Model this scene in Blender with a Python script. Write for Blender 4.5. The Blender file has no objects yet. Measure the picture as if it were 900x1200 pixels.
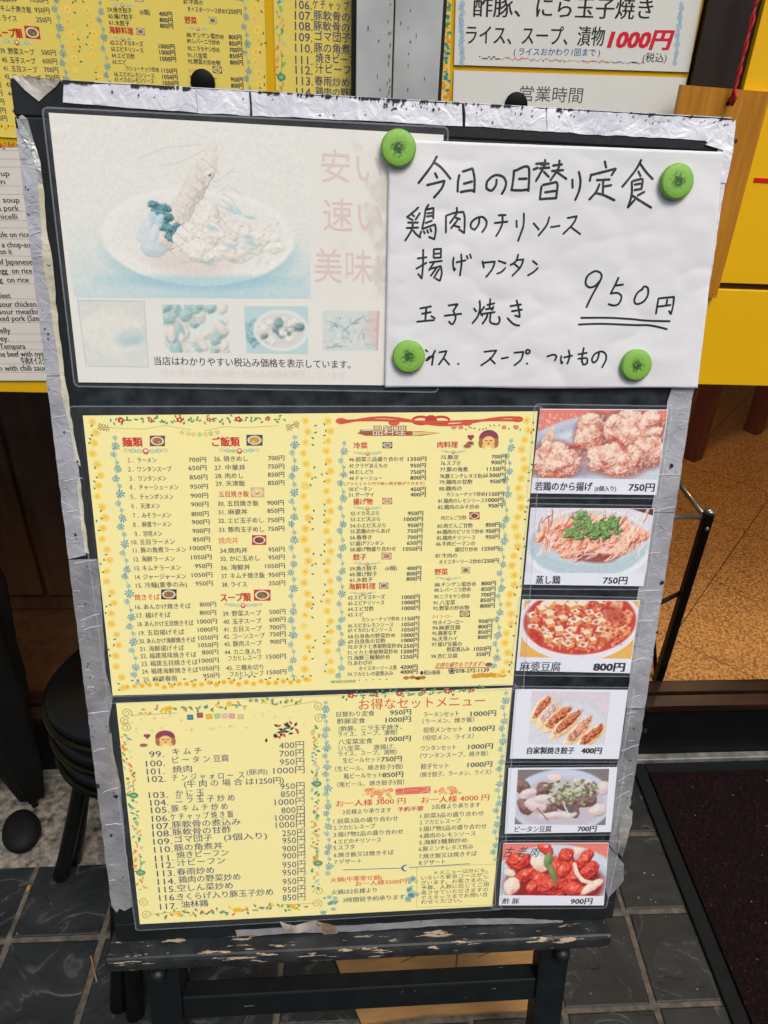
import bpy, math, random
import numpy as np
from mathutils import Matrix, Vector
random.seed(7)
SC = bpy.context.scene
COL = SC.collection

# ------------------------------------------------------------------ camera
H = 1.26                                   # camera height over the pavement
FPX, CX, CY = 847.69, 488.8, 586.3         # focal length and principal point in pixels of a 900x1200 frame
CR = Vector((0.99593803, -0.07337536, 0.05218722)).normalized()
CU = Vector((-0.00650272, 0.51946522, 0.85446685)).normalized()
CF = Vector((0.08980626, 0.85133539, -0.51687802)).normalized()
cam_d = bpy.data.cameras.new('camera')
cam = bpy.data.objects.new('camera', cam_d); COL.objects.link(cam)
cam.matrix_world = Matrix(((CR.x, CU.x, -CF.x, 0), (CR.y, CU.y, -CF.y, 0), (CR.z, CU.z, -CF.z, H), (0, 0, 0, 1)))
cam_d.sensor_fit = 'VERTICAL'; cam_d.sensor_height = 36; cam_d.lens = FPX*36/1200
cam_d.shift_x = -(CX-450)/1200; cam_d.shift_y = -(600-CY)/1200
cam_d.clip_start = 0.02; cam_d.clip_end = 500
SC.camera = cam

# ------------------------------------------------------------------ light
SUN_EL, SUN_AZ = 58, 200                   # elevation, compass-style direction the light comes from (behind camera, right)
w = bpy.data.worlds.new('World'); SC.world = w; w.use_nodes = True
nt = w.node_tree; nt.nodes.clear()
o_ = nt.nodes.new('ShaderNodeOutputWorld'); b_ = nt.nodes.new('ShaderNodeBackground'); s_ = nt.nodes.new('ShaderNodeTexSky')
s_.sky_type = 'NISHITA'; s_.sun_disc = False; s_.sun_elevation = math.radians(SUN_EL); s_.sun_rotation = math.radians(SUN_AZ-40)
s_.dust_density = 4.0; s_.air_density = 1.3; s_.ozone_density = 1.0
nt.links.new(s_.outputs[0], b_.inputs[0]); nt.links.new(b_.outputs[0], o_.inputs[0]); b_.inputs[1].default_value = 0.125
sd = bpy.data.lights.new('sun', 'SUN'); sd.energy = 1.4; sd.angle = math.radians(22); sd.color = (1, .97, .92)
sun = bpy.data.objects.new('sun', sd); COL.objects.link(sun)
el = math.radians(SUN_EL)
sdir = Vector((0.42*math.cos(el), -0.9*math.cos(el), math.sin(el))).normalized()
sun.location = sdir*5; sun.rotation_euler = sdir.to_track_quat('Z', 'Y').to_euler()
SC.view_settings.view_transform = 'Standard'; SC.view_settings.look = 'None'
SC.view_settings.exposure = 0.38; SC.view_settings.gamma = 1.0
SC.cycles.max_bounces = 8; SC.cycles.transparent_max_bounces = 12

# ------------------------------------------------------------------ geometry of the place: pixel -> ray -> plane
def ray(px, py): return CF + CR*((px-CX)/FPX) - CU*((py-CY)/FPX)
CAM = Vector((0, 0, H))
LEAN = 0.2308
BO = Vector((-0.27221, 0.47940, H-0.8997))       # lower left front corner of the menu board
BU = Vector((1, 0, 0)); BV = Vector((0, math.sin(LEAN), math.cos(LEAN))); BN = BU.cross(BV)
BM = Matrix(((BU.x, BV.x, BN.x, BO.x), (BU.y, BV.y, BN.y, BO.y), (BU.z, BV.z, BN.z, BO.z), (0, 0, 0, 1)))
BW, BH = 0.60, 0.8965
def B(px, py, w=0.0):
    d = ray(px, py); t = (BO + BN*w - CAM).dot(BN)/d.dot(BN); p = CAM + d*t - BO
    return (p.dot(BU), p.dot(BV))
DW = 1.02
def Wl(px, py, y=DW):
    d = ray(px, py); p = CAM + d*(y/d.y); return (p.x, p.z)
def Fl(px, py, z=0.0):
    d = ray(px, py); p = CAM + d*((z-H)/d.z); return (p.x, p.y)

# ------------------------------------------------------------------ noise
_rg = {}
def vnoise(x, y, seed=0):
    k = seed
    if k not in _rg: _rg[k] = np.random.RandomState(seed+11).rand(64, 64)
    g = _rg[k]; x = np.asarray(x, float); y = np.asarray(y, float)
    xi = np.floor(x).astype(int); yi = np.floor(y).astype(int); fx = x-xi; fy = y-yi
    fx = fx*fx*(3-2*fx); fy = fy*fy*(3-2*fy); x0 = xi % 64; x1 = (xi+1) % 64; y0 = yi % 64; y1 = (yi+1) % 64
    return (g[y0, x0]*(1-fx)+g[y0, x1]*fx)*(1-fy)+(g[y1, x0]*(1-fx)+g[y1, x1]*fx)*fy
def fbm(x, y, seed=0, oc=4):
    s = 0; a = .5; t = 0
    for i in range(oc):
        s = s+a*vnoise(np.asarray(x)*2**i+i*7.3, np.asarray(y)*2**i+i*3.1, seed+i); t += a; a *= .5
    return s/t

# ------------------------------------------------------------------ materials
def lin(c):
    c = np.asarray(c, float)/255.0
    return np.where(c <= .04045, c/12.92, ((c+.055)/1.055)**2.4)
def rgba(c): l = lin(c); return (float(l[0]), float(l[1]), float(l[2]), 1.0)
def new_mat(name):
    m = bpy.data.materials.new(name); m.use_nodes = True; n = m.node_tree.nodes; l = m.node_tree.links
    return m, n, l, n['Principled BSDF']
def N(n, t, **k):
    x = n.new(t)
    for a, v in k.items():
        if a in x.inputs: x.inputs[a].default_value = v
        else: setattr(x, a, v)
    return x
def ramp(n, l, src, stops, interp='LINEAR'):
    r = n.new('ShaderNodeValToRGB'); r.color_ramp.interpolation = interp
    e = r.color_ramp.elements
    while len(e) < len(stops): e.new(.5)
    for i, (p, c) in enumerate(stops): e[i].position = p; e[i].color = c if len(c) == 4 else (*c, 1)
    l.new(src, r.inputs[0]); return r
def noisy(name, c1, c2, scale=20, rough=.6, bump=.0, bscale=None, metal=0.0, detail=6, spec=.5, dist=0, r2=None, coat=0.0, stretch=(1, 1, 1)):
    m, n, l, p = new_mat(name)
    tc = n.new('ShaderNodeTexCoord'); mp = n.new('ShaderNodeMapping'); mp.inputs['Scale'].default_value = stretch
    l.new(tc.outputs['Object'], mp.inputs[0])
    no = N(n, 'ShaderNodeTexNoise', Scale=scale, Detail=detail, Distortion=dist); l.new(mp.outputs[0], no.inputs['Vector'])
    r = ramp(n, l, no.outputs[0], [(.3, rgba(c1)), (.7, rgba(c2))]); l.new(r.outputs[0], p.inputs['Base Color'])
    p.inputs['Roughness'].default_value = rough; p.inputs['Metallic'].default_value = metal; p.inputs['Specular IOR Level'].default_value = spec
    p.inputs['Coat Weight'].default_value = coat
    if r2 is not None:
        rr = ramp(n, l, no.outputs[0], [(.3, (rough,)*3), (.7, (r2,)*3)]); l.new(rr.outputs[0], p.inputs['Roughness'])
    if bump:
        nb = N(n, 'ShaderNodeTexNoise', Scale=bscale or scale*3, Detail=8); l.new(mp.outputs[0], nb.inputs['Vector'])
        b = N(n, 'ShaderNodeBump', Strength=bump, Distance=.002); l.new(nb.outputs[0], b.inputs['Height']); l.new(b.outputs[0], p.inputs['Normal'])
    return m
def print_mat(name, rough=.5, grain=.03, bump=0.0, spec=.4):
    m, n, l, p = new_mat(name)
    a = n.new('ShaderNodeVertexColor'); a.layer_name = 'Col'
    tc = n.new('ShaderNodeTexCoord'); no = N(n, 'ShaderNodeTexNoise', Scale=60.0, Detail=4.0); l.new(tc.outputs['Object'], no.inputs['Vector'])
    mr = N(n, 'ShaderNodeMapRange'); mr.inputs[3].default_value = 1-grain; mr.inputs[4].default_value = 1+grain; l.new(no.outputs[0], mr.inputs[0])
    mx = n.new('ShaderNodeVectorMath'); mx.operation = 'SCALE'; l.new(a.outputs[0], mx.inputs[0]); l.new(mr.outputs[0], mx.inputs['Scale'])
    l.new(mx.outputs[0], p.inputs['Base Color']); p.inputs['Roughness'].default_value = rough; p.inputs['Specular IOR Level'].default_value = spec
    if bump:
        nb = N(n, 'ShaderNodeTexNoise', Scale=14.0, Detail=3.0); l.new(tc.outputs['Object'], nb.inputs['Vector'])
        b = N(n, 'ShaderNodeBump', Strength=bump, Distance=.004); l.new(nb.outputs[0], b.inputs['Height']); l.new(b.outputs[0], p.inputs['Normal'])
    return m
def film_mat():
    m, n, l, p = new_mat('clear_film')
    out = n['Material Output']; n.remove(p)
    tr = N(n, 'ShaderNodeBsdfTransparent'); tr.inputs[0].default_value = (1, 1, 1, 1)
    gl = N(n, 'ShaderNodeBsdfGlossy', Roughness=.13); sm = N(n, 'ShaderNodeTexNoise', Scale=16.0, Detail=6.0, Distortion=.8); df = N(n, 'ShaderNodeBsdfDiffuse'); df.inputs[0].default_value = (.6, .65, .7, 1)
    fr = N(n, 'ShaderNodeFresnel', IOR=1.45)
    tc = n.new('ShaderNodeTexCoord'); nb = N(n, 'ShaderNodeTexNoise', Scale=9.0, Detail=3.0); l.new(tc.outputs['Object'], nb.inputs['Vector'])
    l.new(tc.outputs['Object'], sm.inputs['Vector']); sr = ramp(n, l, sm.outputs[0], [(.35, (.07,)*3), (.65, (.3,)*3)]); l.new(sr.outputs[0], gl.inputs['Roughness'])
    bu = N(n, 'ShaderNodeBump', Strength=.45, Distance=.006); l.new(nb.outputs[0], bu.inputs['Height']); l.new(bu.outputs[0], gl.inputs['Normal']); l.new(bu.outputs[0], fr.inputs['Normal'])
    m1 = n.new('ShaderNodeMixShader'); m1.inputs[0].default_value = .028; l.new(tr.outputs[0], m1.inputs[1]); l.new(df.outputs[0], m1.inputs[2])
    ge = n.new('ShaderNodeNewGeometry'); nb_ = N(n, 'ShaderNodeMath', operation='SUBTRACT'); nb_.inputs[0].default_value = 1; l.new(ge.outputs['Backfacing'], nb_.inputs[1])
    ml = N(n, 'ShaderNodeMath', operation='MULTIPLY'); l.new(fr.outputs[0], ml.inputs[0]); l.new(nb_.outputs[0], ml.inputs[1])
    m2 = n.new('ShaderNodeMixShader'); l.new(ml.outputs[0], m2.inputs[0]); l.new(m1.outputs[0], m2.inputs[1]); l.new(gl.outputs[0], m2.inputs[2])
    l.new(m2.outputs[0], out.inputs[0]); return m
def glass_mat():
    m, n, l, p = new_mat('window_glass')
    out = n['Material Output']; n.remove(p)
    tr = N(n, 'ShaderNodeBsdfTransparent'); tr.inputs[0].default_value = (.86, .86, .84, 1)
    gl = N(n, 'ShaderNodeBsdfGlossy', Roughness=.02); fr = N(n, 'ShaderNodeFresnel', IOR=1.4)
    ge = n.new('ShaderNodeNewGeometry'); nb_ = N(n, 'ShaderNodeMath', operation='SUBTRACT'); nb_.inputs[0].default_value = 1; l.new(ge.outputs['Backfacing'], nb_.inputs[1])
    ml = N(n, 'ShaderNodeMath', operation='MULTIPLY'); l.new(fr.outputs[0], ml.inputs[0]); l.new(nb_.outputs[0], ml.inputs[1])
    m2 = n.new('ShaderNodeMixShader'); l.new(ml.outputs[0], m2.inputs[0]); l.new(tr.outputs[0], m2.inputs[1]); l.new(gl.outputs[0], m2.inputs[2])
    l.new(m2.outputs[0], out.inputs[0]); return m
M = {}
M['print'] = print_mat('printed_paper', .45, .02, .06)
M['photo'] = print_mat('printed_photo', .35, .0)
M['ink'] = print_mat('ink', .5, .0)
M['paper'] = noisy('plain_white_paper', (210, 210, 212), (220, 220, 221), 9, .75, .25, 22)
M['marker'] = noisy('marker_ink', (26, 29, 36), (38, 42, 50), 120, .45)
M['film'] = film_mat(); M['film_rim'] = film_mat(); M['film_rim'].name = 'film_rim'; [setattr(x.inputs[0], 'default_value', .22) for x in M['film_rim'].node_tree.nodes if x.type == 'MIX_SHADER' and not x.inputs[0].is_linked]; M['glass'] = glass_mat()
M['frame'] = noisy('black_painted_wood', (11, 15, 16), (26, 31, 33), 14, .5, .3, 90, r2=.65, spec=.3)
M['panel'] = noisy('dark_green_board', (15, 20, 23), (44, 51, 56), 55, .42, .15, 160, detail=10, r2=.6, spec=.35)
M['slate'] = None

def slate_mat():
    m, n, l, p = new_mat('slate')
    tc = n.new('ShaderNodeTexCoord'); oi = n.new('ShaderNodeObjectInfo')
    sc = N(n, 'ShaderNodeVectorMath'); sc.operation = 'MULTIPLY_ADD'
    cmb = n.new('ShaderNodeCombineXYZ'); l.new(oi.outputs['Random'], cmb.inputs[0]); l.new(oi.outputs['Random'], cmb.inputs[2])
    ml = N(n, 'ShaderNodeVectorMath'); ml.operation = 'SCALE'; ml.inputs['Scale'].default_value = 9; l.new(cmb.outputs[0], ml.inputs[0])
    ad = N(n, 'ShaderNodeVectorMath'); ad.operation = 'ADD'; l.new(tc.outputs['Object'], ad.inputs[0]); l.new(ml.outputs[0], ad.inputs[1])
    n1 = N(n, 'ShaderNodeTexNoise', Scale=7.0, Detail=7.0, Distortion=1.6); l.new(ad.outputs[0], n1.inputs['Vector'])
    base = ramp(n, l, n1.outputs[0], [(.25, rgba((12, 15, 16))), (.5, rgba((21, 25, 27))), (.75, rgba((33, 37, 38)))])
    # thin lighter edges where a layer of the slate breaks off
    n2 = N(n, 'ShaderNodeTexNoise', Scale=6.0, Detail=4.0, Distortion=2.2); l.new(ad.outputs[0], n2.inputs['Vector'])
    vein = ramp(n, l, n2.outputs[0], [(.47, (0, 0, 0)), (.497, (1, 1, 1)), (.505, (.15,)*3), (.56, (0, 0, 0))])
    n3 = N(n, 'ShaderNodeTexNoise', Scale=18.0, Detail=3.0); l.new(ad.outputs[0], n3.inputs['Vector'])
    vm = ramp(n, l, n3.outputs[0], [(.42, (0, 0, 0)), (.7, (1, 1, 1))])
    mm = n.new('ShaderNodeMath'); mm.operation = 'MULTIPLY'; l.new(vein.outputs[0], mm.inputs[0]); l.new(vm.outputs[0], mm.inputs[1])
    mx = n.new('ShaderNodeMixRGB'); l.new(mm.outputs[0], mx.inputs[0]); l.new(base.outputs[0], mx.inputs[1]); mx.inputs[2].default_value = rgba((78, 81, 80))
    l.new(mx.outputs[0], p.inputs['Base Color'])
    st = ramp(n, l, n2.outputs[0], [(.3, (0, 0, 0)), (.48, (.3,)*3), (.5, (.6,)*3), (.7, (1, 1, 1))])
    n4 = N(n, 'ShaderNodeTexNoise', Scale=90.0, Detail=6.0); l.new(ad.outputs[0], n4.inputs['Vector'])
    a2 = n.new('ShaderNodeMath'); a2.operation = 'MULTIPLY_ADD'; l.new(n4.outputs[0], a2.inputs[0]); a2.inputs[1].default_value = .25; l.new(st.outputs[0], a2.inputs[2])
    b = N(n, 'ShaderNodeBump', Strength=.7, Distance=.003); l.new(a2.outputs[0], b.inputs['Height']); l.new(b.outputs[0], p.inputs['Normal'])
    p.inputs['Roughness'].default_value = .55; p.inputs['Specular IOR Level'].default_value = .35
    return m
M['slate'] = slate_mat()
M['grout'] = noisy('grout', (52, 47, 41), (96, 88, 76), 60, .9, .4, 200)
M['asphalt'] = noisy('asphalt', (58, 58, 58), (80, 80, 79), 60, .9, .4, 300)
M['concrete'] = noisy('worn_concrete', (38, 36, 32), (134, 128, 116), 85, .9, .6, 260, detail=12)
def mat_carpet():
    m, n, l, p = new_mat('coil_doormat')
    tc = n.new('ShaderNodeTexCoord'); no = N(n, 'ShaderNodeTexNoise', Scale=260.0, Detail=3.0, Distortion=1.5); l.new(tc.outputs['Object'], no.inputs['Vector'])
    n2 = N(n, 'ShaderNodeTexNoise', Scale=9.0, Detail=3.0); l.new(tc.outputs['Object'], n2.inputs['Vector'])
    r = ramp(n, l, no.outputs[0], [(.44, rgba((7, 4, 5))), (.57, rgba((26, 7, 11))), (.66, rgba((70, 12, 24))), (.8, rgba((110, 62, 66)))])
    r2 = ramp(n, l, n2.outputs[0], [(.35, (.45,)*3), (.7, (1, 1, 1))])
    mx = n.new('ShaderNodeMixRGB'); mx.blend_type = 'MULTIPLY'; mx.inputs[0].default_value = 1; l.new(r.outputs[0], mx.inputs[1]); l.new(r2.outputs[0], mx.inputs[2])
    l.new(mx.outputs[0], p.inputs['Base Color']); p.inputs['Roughness'].default_value = .85; p.inputs['Specular IOR Level'].default_value = .15
    b = N(n, 'ShaderNodeBump', Strength=1.0, Distance=.006); l.new(no.outputs[0], b.inputs['Height']); l.new(b.outputs[0], p.inputs['Normal'])
    return m
M['doormat'] = mat_carpet()
M['rubber'] = noisy('black_rubber', (8, 10, 11), (15, 18, 19), 30, .8, .2, spec=.2)
def mat_tape(name, c1, c2, metal, rough, stain=0.0):
    m, n, l, p = new_mat(name)
    tc = n.new('ShaderNodeTexCoord')
    no = N(n, 'ShaderNodeTexNoise', Scale=26.0, Detail=8.0); l.new(tc.outputs['Object'], no.inputs['Vector'])
    r = ramp(n, l, no.outputs[0], [(.3, rgba(c1)), (.6, rgba(c2))])
    sp = N(n, 'ShaderNodeTexNoise', Scale=150.0, Detail=2.0); l.new(tc.outputs['Object'], sp.inputs['Vector'])
    sr = ramp(n, l, sp.outputs[0], [(.70, (0, 0, 0)), (.73, (1, 1, 1))])
    mx = n.new('ShaderNodeMixRGB'); l.new(sr.outputs[0], mx.inputs[0]); l.new(r.outputs[0], mx.inputs[1]); mx.inputs[2].default_value = rgba((70, 66, 66))
    last = mx
    if stain:
        s2 = N(n, 'ShaderNodeTexNoise', Scale=22.0, Detail=6.0, Distortion=.6); l.new(tc.outputs['Object'], s2.inputs['Vector'])
        s3 = ramp(n, l, s2.outputs[0], [(.45, (0, 0, 0)), (.62, (stain,)*3)])
        m3 = n.new('ShaderNodeMixRGB'); l.new(s3.outputs[0], m3.inputs[0]); l.new(mx.outputs[0], m3.inputs[1]); m3.inputs[2].default_value = rgba((132, 96, 62)); last = m3
    l.new(last.outputs[0], p.inputs['Base Color']); p.inputs['Metallic'].default_value = metal; p.inputs['Roughness'].default_value = rough
    nb = N(n, 'ShaderNodeTexNoise', Scale=75.0, Detail=5.0, Distortion=1.2); l.new(tc.outputs['Object'], nb.inputs['Vector'])
    b = N(n, 'ShaderNodeBump', Strength=.5, Distance=.0018); l.new(nb.outputs[0], b.inputs['Height']); l.new(b.outputs[0], p.inputs['Normal']); b.inputs['Strength'].default_value = .8
    return m
M['tape'] = mat_tape('silver_tape', (152, 153, 160), (184, 185, 191), .3, .5)
M['tape_dark'] = mat_tape('darker_silver_tape', (126, 126, 129), (158, 158, 161), .3, .5)  # same tape in a darker grey, for the lower pieces
M['tape_top'] = mat_tape('bright_foil_tape', (194, 195, 204), (222, 223, 229), .15, .5)
M['foil'] = mat_tape('crumpled_foil', (150, 148, 142), (225, 224, 218), .7, .32)
M['foil_rust'] = mat_tape('stained_crumpled_foil', (170, 162, 148), (226, 222, 212), .4, .4, .75)
M['glue'] = mat_tape('dried_tape_glue', (150, 142, 112), (206, 201, 178), 0.0, .6)
M['crease'] = noisy('tape_crease', (176, 176, 184), (206, 206, 213), 50, .4)
M['chip'] = noisy('dark_chip', (12, 12, 13), (30, 29, 30), 50, .7)
def wear_mat(name, paint1, paint2, bare, thr, sc=(30, 220, 220)):
    m, n, l, p = new_mat(name)
    tc = n.new('ShaderNodeTexCoord'); mp = n.new('ShaderNodeMapping'); mp.inputs['Scale'].default_value = sc; l.new(tc.outputs['Object'], mp.inputs[0])
    no = N(n, 'ShaderNodeTexNoise', Scale=1.0, Detail=8.0, Roughness=.65); l.new(mp.outputs[0], no.inputs['Vector'])
    mk = ramp(n, l, no.outputs[0], [(thr, (0, 0, 0)), (thr+.012, (1, 1, 1))])
    n2 = N(n, 'ShaderNodeTexNoise', Scale=40.0, Detail=6.0); l.new(tc.outputs['Object'], n2.inputs['Vector'])
    r = ramp(n, l, n2.outputs[0], [(.3, rgba(paint1)), (.7, rgba(paint2))])
    mx = n.new('ShaderNodeMixRGB'); l.new(mk.outputs[0], mx.inputs[0]); l.new(r.outputs[0], mx.inputs[1]); mx.inputs[2].default_value = rgba(bare)
    l.new(mx.outputs[0], p.inputs['Base Color'])
    p.inputs['Specular IOR Level'].default_value = .35; rr = ramp(n, l, mk.outputs[0], [(0, (.45,)*3), (1, (.8,)*3)]); l.new(rr.outputs[0], p.inputs['Roughness'])
    b = N(n, 'ShaderNodeBump', Strength=.5, Distance=.001, invert=True); l.new(mk.outputs[0], b.inputs['Height']); l.new(b.outputs[0], p.inputs['Normal'])
    return m
M['stand'] = wear_mat('chipped_black_paint', (7, 11, 13), (16, 22, 25), (150, 134, 112), .685)
M['stand_edge'] = wear_mat('worn_black_paint_edge', (20, 24, 26), (44, 48, 49), (168, 148, 122), .595, (22, 150, 150))
M['yellow'] = noisy('yellow_panel', (222, 172, 12), (232, 184, 22), 4, .35, .02)
M['yellow2'] = noisy('yellow_sign_vinyl', (236, 180, 0), (242, 190, 2), 3, .45, .02)
M['red'] = noisy('red_vinyl', (196, 20, 16), (210, 26, 22), 10, .4)
M['stile'] = noisy('white_painted_aluminium', (166, 170, 168), (198, 202, 200), 12, .5, .08, 60, detail=8)
M['dark_frame'] = noisy('dark_bronze_frame', (28, 22, 18), (46, 38, 32), 10, .4, .05)
M['brown_rail'] = noisy('brown_anodised_rail', (34, 21, 16), (58, 36, 25), 10, .3, .05, metal=.4)
M['black'] = noisy('black_surface', (4, 4, 5), (10, 10, 11), 20, .6, .05, spec=.2)
M['steel'] = noisy('brushed_steel', (140, 138, 134), (175, 172, 166), 30, .3, .05, metal=.8)
M['wood_plaque'] = noisy('varnished_wood', (168, 108, 22), (196, 132, 34), 5, .45, .1, 40, stretch=(30, 1, 2))
M['cord'] = noisy('red_cord', (150, 10, 16), (196, 28, 30), 300, .7, .3, 400)
M['brown_wood'] = noisy('dark_brown_wood', (52, 32, 16), (78, 48, 22), 5, .4, .05, stretch=(12, 12, 1))
M['red_wood'] = noisy('reddish_wood', (88, 36, 18), (118, 50, 26), 6, .35, .05, stretch=(10, 10, 1))
M['kraft'] = noisy('kraft_cardboard', (116, 86, 46), (142, 106, 60), 12, .8, .1, stretch=(1, 6, 6))
M['black_metal'] = noisy('black_enamel', (5, 6, 6), (11, 12, 11), 20, .35, .02, spec=.25)
M['gold_glint'] = noisy('gold_lamp_reflection', (22, 21, 14), (52, 48, 28), 12, .22, .02, metal=.9)  # warm lamp reflections on the black stools, put in as dark gold colour
M['black_cloth'] = noisy('black_cloth', (5, 5, 5), (13, 13, 12), 40, .7, .2, spec=.2)
def mat_floor_in():
    m, n, l, p = new_mat('speckled_stone_tile')
    tc = n.new('ShaderNodeTexCoord'); v = N(n, 'ShaderNodeTexNoise', Scale=190.0, Detail=4.0); l.new(tc.outputs['Object'], v.inputs['Vector'])
    r = ramp(n, l, v.outputs[0], [(.38, rgba((132, 86, 42))), (.5, rgba((178, 124, 66))), (.64, rgba((206, 156, 92)))])
    l.new(r.outputs[0], p.inputs['Base Color']); p.inputs['Roughness'].default_value = .45
    return m
M['floor_in'] = mat_floor_in()
M['room'] = noisy('dark_room_wall', (38, 26, 16), (60, 42, 26), 4, .7)
M['magnet'] = noisy('green_magnet_rim', (110, 162, 58), (124, 176, 70), 30, .5)
M['wall'] = noisy('grey_facade', (120, 118, 112), (150, 148, 142), 6, .8, .1)
ml_, n_, l_, p_ = new_mat('lamp_glow'); p_.inputs['Emission Color'].default_value = (1, .62, .28, 1); p_.inputs['Emission Strength'].default_value = 14
M['lamp'] = ml_

# ------------------------------------------------------------------ objects
def tag(o, label=None, cat=None, group=None, kind=None):
    if label: o['label'] = label
    if cat: o['category'] = cat
    if group: o['group'] = group
    if kind: o['kind'] = kind
    return o
def empty(name, mat):
    o = bpy.data.objects.new(name, None); o.empty_display_size = .02; COL.objects.link(o); o.matrix_world = mat; return o
def link(name, me, parent=None, mat=None):
    o = bpy.data.objects.new(name, me); COL.objects.link(o)
    if parent: o.parent = parent
    if mat is not None:
        if parent: o.matrix_local = mat
        else: o.matrix_world = mat
    return o
class MB:
    def __init__(s): s.v = []; s.f = []; s.c = []; s.k = 0; s.col = (200, 200, 200); s.xf = None
    def stag(s):
        s.k += 1; return (s.k % 40)*2.5e-6
    def add(s, vs, fs, col=None):
        o = len(s.v); s.v += [tuple(p) for p in vs]; s.f += [tuple(i+o for i in f) for f in fs]
        s.c += [col if col is not None else s.col]*len(fs)
    def poly(s, pts, z=0, col=None):
        zz = z+s.stag(); s.add([(p[0], p[1], zz) for p in pts], [tuple(range(len(pts)))], col)
    def ell(s, x, y, rx, ry=None, z=0, col=None, n=10, a=0):
        ry = ry or rx; ca, sa = math.cos(a), math.sin(a)
        s.poly([(x+rx*math.cos(t)*ca-ry*math.sin(t)*sa, y+rx*math.cos(t)*sa+ry*math.sin(t)*ca) for t in [2*math.pi*i/n for i in range(n)]], z, col)
    def stroke(s, pts, wd, z=0, col=None, hf=None, taper=False, cap=True):
        P = [Vector((p[0], p[1])) for p in pts]
        if cap:
            d0 = (P[0]-P[1]).normalized()*wd*.35; d1 = (P[-1]-P[-2]).normalized()*wd*.35
            P = [P[0]+d0]+P+[P[-1]+d1]
        zz = z+s.stag(); vs = []; n = len(P)
        for i, p in enumerate(P):
            t = (P[min(i+1, n-1)]-P[max(i-1, 0)])
            if t.length < 1e-9: t = Vector((1, 0))
            t.normalize(); nn = Vector((-t.y, t.x)); k = wd/2
            if cap and i in (0, n-1): k *= .45
            if taper: k *= max(.15, math.sin(math.pi*(i+.4)/n)**.5)
            for sg in (1, -1):
                q = p+nn*k*sg; vs.append((q.x, q.y, zz+(hf(q.x, q.y) if hf else 0)))
        s.add(vs, [(2*i, 2*i+1, 2*i+3, 2*i+2) for i in range(n-1)], col)
    def box(s, x0, x1, y0, y1, z0, z1, col=None):
        s.add([(x0, y0, z0), (x1, y0, z0), (x1, y1, z0), (x0, y1, z0), (x0, y0, z1), (x1, y0, z1), (x1, y1, z1), (x0, y1, z1)],
              [(0, 3, 2, 1), (4, 5, 6, 7), (0, 1, 5, 4), (1, 2, 6, 5), (2, 3, 7, 6), (3, 0, 4, 7)], col)
    def tube(s, pts, r, n=10, col=None, closed=False, r1=None):
        P = [Vector(p) for p in pts]; m = len(P); vs = []; up = None
        for i, p in enumerate(P):
            a = P[(i-1) % m] if (closed or i) else p; b = P[(i+1) % m] if (closed or i < m-1) else p
            t = (b-a).normalized()
            if up is None: up = t.orthogonal().normalized()
            up = (up-t*up.dot(t)).normalized(); q = t.cross(up)
            rr = r if r1 is None else r+(r1-r)*i/(m-1)
            for j in range(n):
                an = 2*math.pi*j/n; vs.append(p+(up*math.cos(an)+q*math.sin(an))*rr)
        fs = []
        for i in range(m if closed else m-1):
            k = (i+1) % m
            for j in range(n): fs.append((i*n+j, i*n+(j+1) % n, k*n+(j+1) % n, k*n+j))
        if not closed: fs += [tuple(range(n))[::-1], tuple(range((m-1)*n, m*n))]
        s.add(vs, fs, col)
    def lathe(s, prof, n=24, cx=0, cy=0, z=0, col=None):
        vs = []; fs = []; m = len(prof)
        for (r, h) in prof:
            for j in range(n): a = 2*math.pi*j/n; vs.append((cx+r*math.cos(a), cy+r*math.sin(a), z+h))
        for i in range(m-1):
            for j in range(n): fs.append((i*n+j, i*n+(j+1) % n, (i+1)*n+(j+1) % n, (i+1)*n+j))
        fs += [tuple(range(n))[::-1], tuple(range((m-1)*n, m*n))]
        s.add(vs, fs, col)
    def build(s, name, mat, parent=None, smooth=False, bevel=0, loc=None, off=None, mtx=None):
        me = bpy.data.meshes.new(name)
        V = s.v if off is None else [(a-off[0], b-off[1], c-off[2]) for a, b, c in s.v]
        me.from_pydata(V, [], s.f); me.materials.append(mat)
        if mat in (M['print'], M['photo'], M['ink']):
            at = me.color_attributes.new('Col', 'FLOAT_COLOR', 'CORNER')
            cols = np.ones((len(me.loops), 4), np.float32)
            ln = np.array([len(f) for f in s.f]); fc = lin(np.array(s.c, float)); cols[:, :3] = np.repeat(fc, ln, axis=0)
            at.data.foreach_set('color', cols.ravel())
        if smooth: me.polygons.foreach_set('use_smooth', [True]*len(me.polygons))
        o = link(name, me, parent, mtx)
        if loc: o.location = loc
        if bevel:
            b = o.modifiers.new('bevel', 'BEVEL'); b.width = bevel; b.segments = 2; b.limit_method = 'ANGLE'; b.angle_limit = math.radians(40)
        return o

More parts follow.
